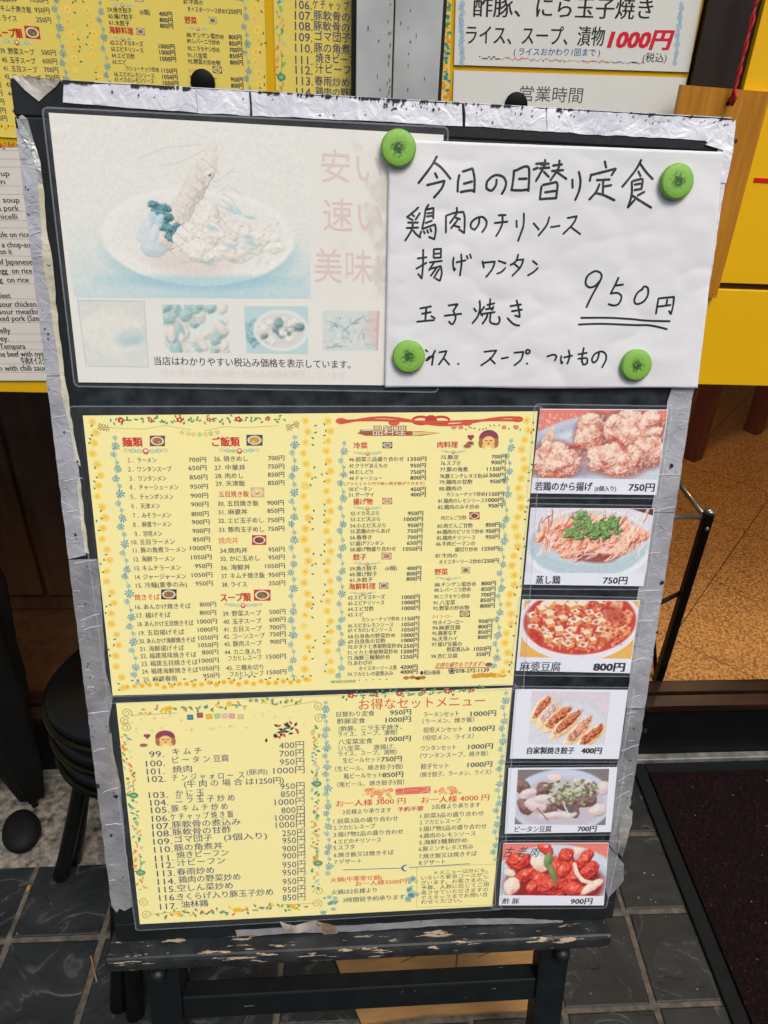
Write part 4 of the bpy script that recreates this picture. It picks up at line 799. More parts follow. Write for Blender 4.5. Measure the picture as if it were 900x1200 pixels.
rows(R, [('1350円', 384, 449, 203), ('950円', 393, 447, 226), ('750円', 393, 447, 249), ('800円', 393, 447, 269), ('450円', 393, 447, 309), ('400円', 393, 447, 328), ('950円', 384, 438, 394), ('1000円', 371, 437, 414), ('950円', 383, 437, 436), ('750円', 382, 435, 456), ('700円', 382, 435, 478), ('650円', 381, 434, 498), ('1050円', 368, 433, 519), ('400円', 380, 431, 587), ('800円', 380, 431, 606), ('800円', 379, 430, 624), ('1000円', 364, 426, 688), ('1000円', 364, 426, 707), ('1000円', 364, 426, 727), ('1150円', 363, 424, 764), ('1050円', 363, 424, 784), ('1050円', 363, 424, 803), ('1000円', 362, 423, 822), ('1000円', 362, 423, 840), ('1250円', 361, 422, 860), ('1200円', 361, 421, 879), ('1250円', 360, 420, 898), ('4200円', 358, 418, 934), ('4000円', 357, 418, 951),
         ('700円', 679, 730, 195), ('900円', 677, 729, 215), ('1150円', 662, 727, 238), ('1300円', 661, 727, 260), ('950円', 673, 724, 282), ('1150円', 659, 721, 326), ('1000円', 658, 720, 347), ('950円', 667, 717, 367), ('850円', 658, 708, 434), ('950円', 658, 707, 456), ('950円', 657, 706, 477), ('1250円', 645, 705, 518), ('1250円', 644, 704, 561), ('800円', 643, 693, 640), ('850円', 642, 692, 660), ('700円', 641, 691, 680), ('850円', 639, 690, 699), ('800円', 638, 689, 719), ('950円', 633, 681, 773), ('800円', 632, 680, 792), ('850円', 631, 679, 811), ('800円', 630, 678, 829), ('1050円', 617, 676, 870), ('350円', 624, 673, 889), ('☎078-272-1139', 526, 669, 947)], 18.5, G2, .024)
rows(R, [('冷菜', 193, 242, 156), ('揚げ物', 192, 260, 353), ('餃子', 192, 238, 548), ('海鮮料理', 177, 270, 651), ('肉料理', 488, 559, 153), ('野菜', 478, 524, 600)], 24, RED, .02)
rows(R, [('(プラス１００円で熱い焼き豚ができます)', 160, 443, 290)], 13, (196, 50, 44), .01); rows(R, [('肉だんご甘酢', 501, 590, 410)], 17, (150, 60, 56), .01); rows(R, [('ホイコーロー', 470, 540, 757)], 14, (226, 96, 60), .0)
R.T(tx, 'お持ち帰りもできます！', 483, 650, 926, 20, (200, 40, 44), .014, .35); tx.stroke([R.P(480, 939), R.P(675, 936)], .0008, 1.6e-4, (200, 40, 44))
R.T(tx, 'welcome・・・・・', 113, 312, 981, 21, (96, 150, 60), .01)
pm.poly([R.P(205, 113), R.P(235, 122), R.P(430, 122), R.P(500, 112), R.P(430, 106), R.P(225, 104)], 3e-5, (172, 92, 62)); pm.poly([R.P(400, 121), R.P(500, 112), R.P(400, 107)], 5e-5, (236, 206, 130))
R.T(tx, '一品料理', 218, 378, 104, 38, (150, 92, 50), .075, z=1.4e-4); R.T(tx, '一品料理', 220, 376, 104, 36, (238, 222, 190), .015, z=2.6e-4)
for g in ((193, 292, 179), (193, 292, 372), (193, 288, 567), (180, 270, 671), (500, 588, 174), (483, 570, 619)): garland(pm, R, *g)
icon(pm, R, 295, 144, 329, 166, (70, 74, 70), (160, 140, 120), 7); icon(pm, R, 294, 340, 329, 363, (196, 120, 80), (214, 160, 90), 8); icon(pm, R, 291, 533, 327, 557, (200, 150, 110), (190, 120, 80), 9); icon(pm, R, 282, 638, 316, 660, (170, 150, 110), (170, 110, 80), 10); icon(pm, R, 600, 390, 636, 416, (190, 50, 40), (110, 84, 50), 11); icon(pm, R, 572, 583, 603, 606, (196, 180, 90), (140, 120, 60), 12); icon(pm, R, 566, 737, 602, 759, (120, 90, 50), (190, 150, 70), 13)
p = R.P(603, 149); k = R.len(603, 149, 16); pm.ell(p[0], p[1], k, k*.6, 4e-5, (214, 190, 130), 12); pm.ell(p[0], p[1], k*.7, k*.4, 7e-5, (140, 70, 40), 10)
p = R.P(668, 926); pm.ell(p[0], p[1], R.len(668, 926, 13), R.len(668, 926, 8), 4e-5, (130, 106, 70), 10)
girl(pm, R, 668, 137, 30)
for s in (0, 1):
    pts = [R.P(145+t*640, 70+s*1+(14 if s else -3)*math.sin(t*9+s*2.6)) for t in [i/24 for i in range(25)]]; pm.stroke(pts, .0022, 2e-5, (214, 84, 58), cap=False)
for x in (430, 500):
    pts = []; cx, cy = x, 68
    pts = [R.P(cx+30*math.cos(a)*(1 if x > 460 else -1), cy+13*math.sin(a)) for a in [2*math.pi*i/14 for i in range(15)]]; pm.stroke(pts, .0024, 6e-5, (208, 66, 50), cap=False)
p = R.P(465, 67); pm.ell(p[0], p[1], .006, .005, 9e-5, (196, 54, 44)); 
for x, y in ((150, 70), (335, 76), (592, 76), (770, 64)): p = R.P(x, y); pm.ell(p[0], p[1], .0055, .003, 9e-5, (222, 96, 62))
for x in range(520, 790, 13): p = R.P(x, 93+3*math.sin(x)); leaf(pm, p[0], p[1], random.uniform(0, 6), R.len(x, 90, 11), (120, 150, 70))
for x in (545, 570, 722, 765): p = R.P(x, 92); pm.ell(p[0], p[1], .0025, .0022, 6e-5, (230, 140, 120))
flower_col(pm, R, 104, 70, 108, 950, 26, 15, 8, -1); flower_col(pm, R, 802, 68, 724, 952, 27, 16, 8, 1)
star_col(pm, R, 156, 150, 146, 962, 30, 17); star_col(pm, R, 744, 140, 692, 932, 30, 17)
for x, y in ((378, 973), (400, 971), (420, 974), (436, 972)): p = R.P(x, y); pm.ell(p[0], p[1], .0035, .0022, 5e-5, random.choice([(120, 70, 30), (190, 120, 50)]), 8)
for x in range(620, 730, 14): p = R.P(x, 965-(x-620)*.03+random.uniform(-3, 3)); pm.ell(p[0], p[1], .004, .003, 5e-5, random.choice([(224, 160, 40), (246, 196, 70)]), 8)
pr1 = pm.build('print', M['ink'], r1); tx1 = tx.build('lettering', M['ink'], r1)

# ---- lower sheet
s2, r2 = sheet_thing('laminated_menu', 'smaller laminated yellow menu sheet with set meals and courses, lowest on the board', 'menu sheet', [(136, 824), (600, 806), (577, 1062), (164, 1083)], W1, YPAPER)
pm = MB(); tx = MB(); R = Reg(s2, 120, 800, 900/270)
G3 = (62, 74, 118)
rows(R, [('99.', 183, 240, 278), ('100.', 170, 243, 314), ('101.', 173, 242, 345), ('102.', 177, 247, 375), ('103.', 181, 255, 437), ('104.', 187, 257, 467), ('105.', 190, 262, 496), ('106.', 193, 262, 529), ('107.', 194, 268, 559), ('108.', 196, 270, 588), ('109.', 199, 272, 619), ('110.', 202, 274, 650), ('111.', 205, 278, 684), ('112.', 208, 280, 712), ('113.', 213, 284, 743), ('114.', 216, 286, 775), ('115.', 219, 288, 806), ('116.', 222, 290, 838), ('117.', 225, 292, 872)], 34, G3, .004)
rows(R, [('キ ム チ', 274, 388, 267), ('ピ ー タ ン 豆腐', 274, 494, 298), ('焼肉', 274, 350, 337), ('チ ン ジ ャ ォ ロ ー  ス', 272, 555, 365), ('(牛 肉 の 場 合 は1250円)', 320, 710, 388), ('か に 玉', 286, 397, 430), ('ニ ラ 玉 子 炒 め', 287, 517, 453), ('豚 キ ム チ 炒 め', 270, 490, 487), ('ケ チ ャ ッ プ 焼 き 飯', 266, 512, 518), ('豚軟骨の煮込み', 272, 540, 548), ('豚軟骨の甘酢', 274, 503, 578), ('ゴマ団子', 282, 430, 608), ('(3個入り)', 475, 643, 600), ('豚の角煮丼', 281, 470, 640), ('焼きビーフン', 290, 493, 668), ('汁ビーフン', 291, 480, 698), ('春雨炒め', 291, 437, 735), ('鶏肉の野菜炒め', 298, 540, 763), ('空しん菜炒め', 293, 510, 797), ('きくらげ入り豚玉子炒め', 293, 668, 826), ('油林鶏', 308, 413, 863)], 30, G3, .006)
rows(R, [('(豚肉)', 563, 645, 348)], 24, G3, .0)
rows(R, [('400円', 690, 788, 243), ('700円', 692, 788, 275), ('950円', 693, 789, 308), ('1000円', 668, 790, 341), ('950円', 695, 790, 403), ('850円', 697, 790, 433), ('1000円', 673, 790, 464), ('800円', 699, 791, 496), ('1000円', 676, 791, 525), ('1000円', 677, 791, 553), ('250円', 702, 792, 585), ('950円', 703, 792, 614), ('900円', 703, 792, 646), ('900円', 703, 793, 674), ('950円', 703, 793, 709), ('950円', 703, 793, 739), ('950円', 704, 793, 774), ('950円', 704, 793, 806), ('850円', 704, 793, 837)], 33, G3, .002)
GOLD = (176, 150, 70)
for x, y, d in ((95, 118, 1), (92, 175, -1), (88, 150, 1), (845, 90, -1), (848, 140, 1), (163, 858, 1), (175, 905, -1), (845, 815, -1), (838, 862, 1)): p = R.P(x, y); spiral(pm, p[0], p[1], R.len(x, y, 22), GOLD, d, random.uniform(0, 6))
for a, b in (((110, 128), (290, 118)), ((700, 95), (840, 72)), ((190, 905), (330, 890)), ((700, 868), (830, 862))): pm.stroke([R.P(*a), R.P(*b)], .0006, 2e-5, GOLD)
for i in range(62):
    t = i/61; x = 160+t*620; p = R.P(x, 112-t*42+random.uniform(-9, 9)); leaf(pm, p[0], p[1], random.uniform(0, 6), R.len(x, 100, 21), random.choice([(110, 168, 84), (150, 190, 100), (90, 150, 80), (240, 196, 60), (226, 140, 60), (130, 150, 160)]))
    x = 225+t*560; p = R.P(x, 910-t*38+random.uniform(-9, 9)); leaf(pm, p[0], p[1], random.uniform(0, 6), R.len(x, 900, 22), random.choice([(110, 168, 84), (140, 180, 90), (90, 150, 80), (250, 206, 40), (226, 110, 60), (120, 140, 170)]))
for x, y in ((250, 103), (262, 100), (495, 82), (300, 903), (522, 888), (535, 886), (745, 874)): p = R.P(x, y); yel_flower(pm, p[0], p[1], R.len(x, y, 14), 6e-5)
for x, y, c in ((343, 135, (40, 130, 160)), (381, 127, (170, 60, 80)), (417, 132, (236, 180, 40)), (449, 130, (170, 206, 140)), (478, 130, (226, 196, 170)), (506, 130, (226, 160, 150)), (540, 133, (220, 196, 150))):
    a = random.uniform(-.2, .3); p = R.P(x, y); k = R.len(x, y, 13); pm.poly([(p[0]+k*math.cos(a+math.pi/4+i*math.pi/2)*1.3, p[1]+k*math.sin(a+math.pi/4+i*math.pi/2)*1.3) for i in range(4)], 3e-5, c); pm.ell(p[0], p[1], k*.45, z=6e-5, col=tuple(int(v*.75+60) for v in c), n=6)
for i in range(46):
    x = random.choice([random.uniform(110, 330), random.uniform(300, 570), random.uniform(570, 800)]); y = random.uniform(118, 152) if random.random() < .6 else random.uniform(172, 186)
    if 325 < x < 560 and y < 160: continue
    p = R.P(x, y-(x-300)*.03); star_flower(pm, p[0], p[1], R.len(x, y, random.uniform(4, 9)), random.choice([(240, 170, 160), (226, 110, 120), (186, 206, 150), (206, 190, 130)]), n=5)
for i in range(26):
    x, y = random.gauss(715, 34), random.gauss(182, 14); y -= (x-715)*.45; p = R.P(x, y); leaf(pm, p[0], p[1], random.uniform(0, 6), R.len(x, y, 24), random.choice([(46, 50, 48), (46, 50, 48), (84, 100, 70), (206, 70, 90)]))
girl(pm, R, 246, 220, 34)
pal = [(244, 170, 90), (70, 160, 150), (160, 196, 90), (226, 190, 150), (196, 206, 190), (92, 166, 90), (236, 140, 60)]
for i in range(86):
    t = i/86; p = R.P(92+t*66+random.uniform(-20, 16), 205+t*610); pm.ell(p[0], p[1], R.len(120, 500, random.uniform(3, 13)), R.len(120, 500, random.uniform(3, 7)), 2e-5, random.choice(pal), 8, random.uniform(0, 3))
    p = R.P(832+random.uniform(-14, 14), 170+t*640); pm.ell(p[0], p[1], R.len(820, 500, random.uniform(3, 12)), R.len(820, 500, random.uniform(3, 7)), 2e-5, random.choice(pal), 8, random.uniform(0, 3))
for y in (440, 590, 745): p = R.P(100+(y-205)*.108, y-170+130); 
for x, y in ((122, 440), (838, 395), (150, 742), (842, 705)):
    p = R.P(x, y); pm.ell(p[0], p[1], R.len(x, y, 19), R.len(x, y, 14), 4e-5, (70, 150, 120), 12); pm.ell(p[0], p[1], R.len(x, y, 11), R.len(x, y, 7), 8e-5, (150, 190, 110), 10); pm.stroke([R.P(x, y-8), R.P(x-2, y-55)], .0012, 3e-5, (150, 190, 110))
R = Reg(s2, 360, 800, 3.6)
G4 = (52, 80, 110)
rows(R, [('お得なセットメニュー', 220, 752, 84)], 50, (216, 64, 48), .0)
rows(R, [('日替わり定食', 124, 284, 131), ('酢豚定食', 127, 245, 161), ('八宝菜定食', 131, 276, 247), ('生ビールセット', 150, 309, 325), ('瓶ビールセット', 155, 316, 391), ('ラーメンセット', 492, 640, 132), ('坦坦メンセット', 490, 655, 197), ('ワンタンセット', 480, 627, 274), ('餃子セット', 480, 597, 351)], 25, G4, .006)
rows(R, [('950円', 350, 438, 124), ('1000円', 331, 437, 155), ('1000円', 331, 437, 236), ('750円', 312, 399, 321), ('850円', 318, 405, 387), ('1000円', 690, 797, 129), ('1000円', 685, 790, 193), ('1000円', 680, 783, 268), ('1000円', 677, 780, 344)], 27, (46, 70, 98), .02)
rows(R, [('（酢豚、ニラ玉子焼き、', 133, 400, 190), ('ライス、スープ、漬物）', 130, 380, 213), ('（八宝菜、　唐揚げ、', 133, 372, 273), ('ライス、スープ、漬物）', 130, 378, 296), ('（生ビール、焼き餃子5個）', 118, 404, 358), ('（瓶ビール、焼き餃子5個）', 127, 409, 424), ('（ラーメン、焼き飯）', 487, 704, 159), ('（坦坦メン、ライス）', 489, 702, 229), ('（ワンタンスープ、焼き飯）', 478, 763, 303), ('（焼き餃子、ラーメン、ライス）', 477, 776, 382)], 24, G4, .004)
rows(R, [('お一人様 3000 円', 122, 415, 504), ('お一人様 4000 円', 482, 768, 489)], 29, (216, 54, 44), .012); rows(R, [('予約不要', 382, 490, 532)], 22, (196, 40, 60), .02)
rows(R, [('2名様より承ります', 150, 355, 541), ('2名様より承ります', 527, 730, 519), ('1.前菜3品の盛り合わせ', 112, 384, 578), ('2.フカヒレスープ', 112, 287, 608), ('3.揚げ物2品の盛り合わせ', 112, 405, 634), ('4.エビのチリソース', 112, 312, 666), ('5.スブタ', 112, 200, 694), ('6.焼き飯又は焼きそば', 113, 365, 721), ('7.デザート', 115, 230, 754), ('1.前菜3品の盛り合わせ', 478, 745, 556), ('2.フカヒレスープ', 476, 648, 585), ('3.揚げ物2品の盛り合わせ', 474, 757, 611), ('4.鶏肉のレモンソース', 474, 710, 641), ('5.海鮮3種類炒め', 473, 675, 669), ('6.豚ミンチレタス包み', 472, 700, 696), ('7.焼き飯又は焼きそば', 472, 716, 726), ('8.デザート', 472, 582, 757), ('火鍋は2名様より', 103, 293, 879), ('3時間前予約承ります', 152, 412, 910)], 23, G4, .006)
rows(R, [('火鍋(中華寄せ鍋)', 100, 315, 826), ('お一人様3500円', 205, 418, 842)], 23, (220, 62, 44), .008)
for i, (t, xl, xr) in enumerate([('＊メニュー以外にも、', 535, 762), ('いろいろ宴会コースがご', 482, 765), ('ざいます。お客さまのご', 482, 765), ('予算、人数に応じてご用', 482, 765), ('意させていただきますの', 482, 763), ('でスタッフまでお問い合', 481, 762), ('わせください。', 481, 652)]): R.T(tx, t, xl, xr, 795+i*21, 20, (92, 84, 70), .002)
bx = [R.P(*p) for p in ((463, 778), (797, 765), (793, 938), (462, 947))]; pm.stroke(bx+[bx[0]], .0007, 3e-5, (206, 176, 96))
pm.poly([R.P(372, 446), R.P(520, 436), R.P(520, 466), R.P(372, 474)], 3e-5, (236, 112, 90)); R.T(tx, 'コース', 376, 516, 454, 31, (250, 216, 190), .06); R.T(tx, 'コース', 378, 514, 454, 29, (196, 60, 60), .0, z=2.6e-4)
for i in range(60):
    x = random.choice([random.gauss(300, 34), random.gauss(600, 36)]); p = R.P(x, 458+random.gauss(0, 10)-(x-450)*.03); yel_flower(pm, p[0], p[1], R.len(x, 450, random.uniform(5, 12)), 3e-5, random.choice([(246, 170, 130), (240, 120, 110), (250, 206, 120)]), (240, 200, 110))
pm.stroke([R.P(150, 790), R.P(400, 782)], .0011, 3e-5, (60, 130, 160)); pm.stroke([R.P(430, 780), R.P(685, 764)], .0011, 3e-5, (60, 130, 160))
p = R.P(415, 782); k = R.len(415, 782, 18); pm.poly([(p[0]+k*math.cos(a), p[1]+k*math.sin(a)) for a in [1.2+i*.3 for i in range(13)]]+[(p[0]+k*.25+k*.75*math.cos(a), p[1]+k*.75*math.sin(a)) for a in [4.7-i*.3 for i in range(12)]], 6e-5, (50, 120, 160))
star_col(pm, R, 76, 85, 92, 800, 27, 22, 6); star_col(pm, R, 836, 48, 790, 745, 25, 21, 7)
for i in range(40): x, y = random.choice([(random.uniform(55, 125), random.uniform(900, 975)), (random.gauss(434, 12), random.uniform(820, 920))]); p = R.P(x, y); star_flower(pm, p[0], p[1], R.len(x, y, random.uniform(8, 15)), random.choice([TEAL, (44, 130, 140), (90, 170, 160)]))
red_garland(pm, R, 150, 56, 760, 28, 6, 17)
pr2 = pm.build('print', M['ink'], r2); tx2 = tx.build('lettering', M['ink'], r2)

# ---- six photo cards
def card(name, label, quad, art, ph, lines, w=W1+.0004):
    sh, root = sheet_thing(name, label, 'photo card', quad, w, (233, 236, 246), 'laminated dish photo cards down the right edge of the board', m=.0035)
    p = [sh.px(*q) for q in ph]; grid_print(art(), 'dish_photo', [p[3], p[2], p[1], p[0]], root)
    t = MB(); rg = Reg(sh, 0, 0, 1)
    for a in lines: rg.T(t, a[0], a[1], a[2], a[3], a[4], a[6] if len(a) > 6 else (40, 40, 48), a[5], a[7] if len(a) > 7 else 0.0)
    t.build('lettering', M['ink'], root); return root
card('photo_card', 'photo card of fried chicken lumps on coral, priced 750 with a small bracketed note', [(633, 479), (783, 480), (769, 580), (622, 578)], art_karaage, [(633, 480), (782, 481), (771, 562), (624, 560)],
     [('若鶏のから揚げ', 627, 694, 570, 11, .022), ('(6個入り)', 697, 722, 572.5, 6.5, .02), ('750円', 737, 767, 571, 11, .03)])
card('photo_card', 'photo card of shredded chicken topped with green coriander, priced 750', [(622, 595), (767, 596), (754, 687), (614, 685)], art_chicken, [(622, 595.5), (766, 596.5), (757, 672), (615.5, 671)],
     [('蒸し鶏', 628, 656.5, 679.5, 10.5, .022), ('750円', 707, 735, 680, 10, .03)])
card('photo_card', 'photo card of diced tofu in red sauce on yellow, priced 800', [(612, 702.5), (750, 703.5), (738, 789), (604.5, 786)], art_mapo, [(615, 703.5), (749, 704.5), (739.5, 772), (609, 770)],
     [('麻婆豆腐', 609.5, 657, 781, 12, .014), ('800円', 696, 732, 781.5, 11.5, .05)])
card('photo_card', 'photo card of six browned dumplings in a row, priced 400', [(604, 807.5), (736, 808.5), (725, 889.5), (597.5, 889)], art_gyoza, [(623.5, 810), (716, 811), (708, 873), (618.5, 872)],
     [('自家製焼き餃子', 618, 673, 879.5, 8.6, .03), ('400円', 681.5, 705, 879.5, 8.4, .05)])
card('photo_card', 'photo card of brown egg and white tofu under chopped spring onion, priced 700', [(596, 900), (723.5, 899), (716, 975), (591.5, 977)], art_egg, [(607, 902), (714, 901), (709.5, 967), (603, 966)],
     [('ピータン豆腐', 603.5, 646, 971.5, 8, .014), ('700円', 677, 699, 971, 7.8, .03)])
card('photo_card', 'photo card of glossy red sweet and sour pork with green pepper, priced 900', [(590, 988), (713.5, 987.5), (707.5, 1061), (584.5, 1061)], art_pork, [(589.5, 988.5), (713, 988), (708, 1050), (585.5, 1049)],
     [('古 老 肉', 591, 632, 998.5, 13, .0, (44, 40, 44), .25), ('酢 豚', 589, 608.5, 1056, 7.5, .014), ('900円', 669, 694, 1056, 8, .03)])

# ---- faded poster
s3, r3 = sheet_thing('faded_poster', 'sun-faded poster of a prawn dish on a white plate behind the handwritten sheet', 'poster', [(57, 132), (520, 158), (500, 452), (92, 448)], .0008, (230, 228, 219), m=.0035)
def pq(*pts): p = [s3.px(*q) for q in pts]; return [p[3], p[2], p[1], p[0]]
grid_print(art_faded_main(), 'faded_photo', pq((58, 134), (364, 151), (364, 350), (87, 349)), r3)
grid_print(art_small(0), 'faded_photo', pq((91, 352), (169, 353), (173, 429), (101, 428)), r3, 4e-5)
grid_print(art_small(1), 'faded_photo', pq((190, 357), (268, 357), (269, 414), (194, 413)), r3, 4e-5)
grid_print(art_small(2), 'faded_photo', pq((286, 359), (361, 359), (361, 415), (289, 414)), r3, 4e-5)
grid_print(art_small(3), 'faded_photo', pq((378, 364), (445, 364), (443, 411), (378, 411)), r3, 4e-5)
t = MB(); R = Reg(s3, 0, 0, 1)
for s, xl, xr, y, h, c in (('安い', 377, 448, 196, 42, (222, 202, 197)), ('速い', 379, 449, 253, 42, (224, 198, 192)), ('美味い', 369, 470, 313, 44, (221, 200, 195))): R.T(t, s, xl, xr, y, h, c, -.004)
for s, xl, xr, y, h in (('い', 422, 448, 196, 34), ('い', 426, 449, 253, 34)): pass
R.T(t, '当店はわかりやすい税込み価格を表示しています。', 182, 412, 425, 11, (52, 54, 58), .008)
R.T(t, '持ち帰りと店内は統一税込み価格を表示しています。', 190, 410, 438, 10, (222, 218, 208), .0)
t.stroke([R.P(91, 352), R.P(169, 353), R.P(174, 430), R.P(101, 429), R.P(91, 352)], .0007, 1e-4, (176, 200, 204))
rnd = random.Random(12)
t.build('lettering', M['ink'], r3)
cv = Cv(90, 300, (230, 228, 219), .9)   # rain stains printed into the right part of the poster
st = fbm(cv.X*.07, cv.Y*.035, 31, 5); mk = np.clip((st-.52)*6, 0, 1)*np.clip((cv.X-20)/50, 0, 1)
cv.a = cv.a*(1-mk[..., None]*.22)+np.array((150, 138, 120.))*mk[..., None]*.22
grid_print(cv, 'stained_margin', pq((366, 151), (472, 156), (462, 351), (366, 350)), r3, 1.2e-5)

# ---- handwritten sheet (gently wavy) with marker strokes that follow it
sw = .0036
s4 = Sheet([(456, 163), (849, 178), (817, 455), (451, 454)], 'board', sw)
r4 = empty('handwritten_sheet', s4.matrix()); tag(r4, 'white paper with the handwritten daily set meal, held up by four green magnets', 'paper sheet')
def hw(x, y): return float(.0024*(fbm(x*14+4, y*10+2, 41, 3)-.5)+.0017*(abs(fbm(x*22+y*9+9, y*34-x*7+2, 47, 2)-.5)**.7)*1.3+.0008*(fbm(x*60, y*80, 50, 2)-.5))
nx, ny = 120, 84; vs = []; q = s4.q
for j in range(ny+1):
    for i in range(nx+1):
        u, v = i/nx, j/ny
        x = q[3][0]*(1-u)*(1-v)+q[2][0]*u*(1-v)+q[1][0]*u*v+q[0][0]*(1-u)*v; y = q[3][1]*(1-u)*(1-v)+q[2][1]*u*(1-v)+q[1][1]*u*v+q[0][1]*(1-u)*v
        y += .0006*math.sin(u*9)*(1 if v == 0 else 0); vs.append((x, y, hw(x, y)))
mb = MB(); mb.add(vs, [(j*(nx+1)+i, j*(nx+1)+i+1, (j+1)*(nx+1)+i+1, (j+1)*(nx+1)+i) for j in range(ny) for i in range(nx)])
o = mb.build('paper', M['paper'], r4, smooth=True); so = o.modifiers.new('thickness', 'SOLIDIFY'); so.thickness = .00018; so.offset = -1
def catmull(P, n=5):
    if len(P) < 3: return P
    out = []; Q = [P[0]]+P+[P[-1]]
    for i in range(1, len(Q)-2):
        for k in range(n):
            t = k/n; a, b, c, d = Q[i-1], Q[i], Q[i+1], Q[i+2]
            out.append(tuple(.5*(2*b[m]+(c[m]-a[m])*t+(2*a[m]-5*b[m]+4*c[m]-d[m])*t*t+(3*b[m]-a[m]-3*c[m]+d[m])*t**3) for m in (0, 1)))
    return out+[P[-1]]
def subdiv(P):
    out = []
    for a, b in zip(P, P[1:]):
        n = max(1, int(math.hypot(a[0]-b[0], a[1]-b[1])/.003)); out += [(a[0]+(b[0]-a[0])*k/n, a[1]+(b[1]-a[1])*k/n) for k in range(n)]
    return out+[P[-1]]
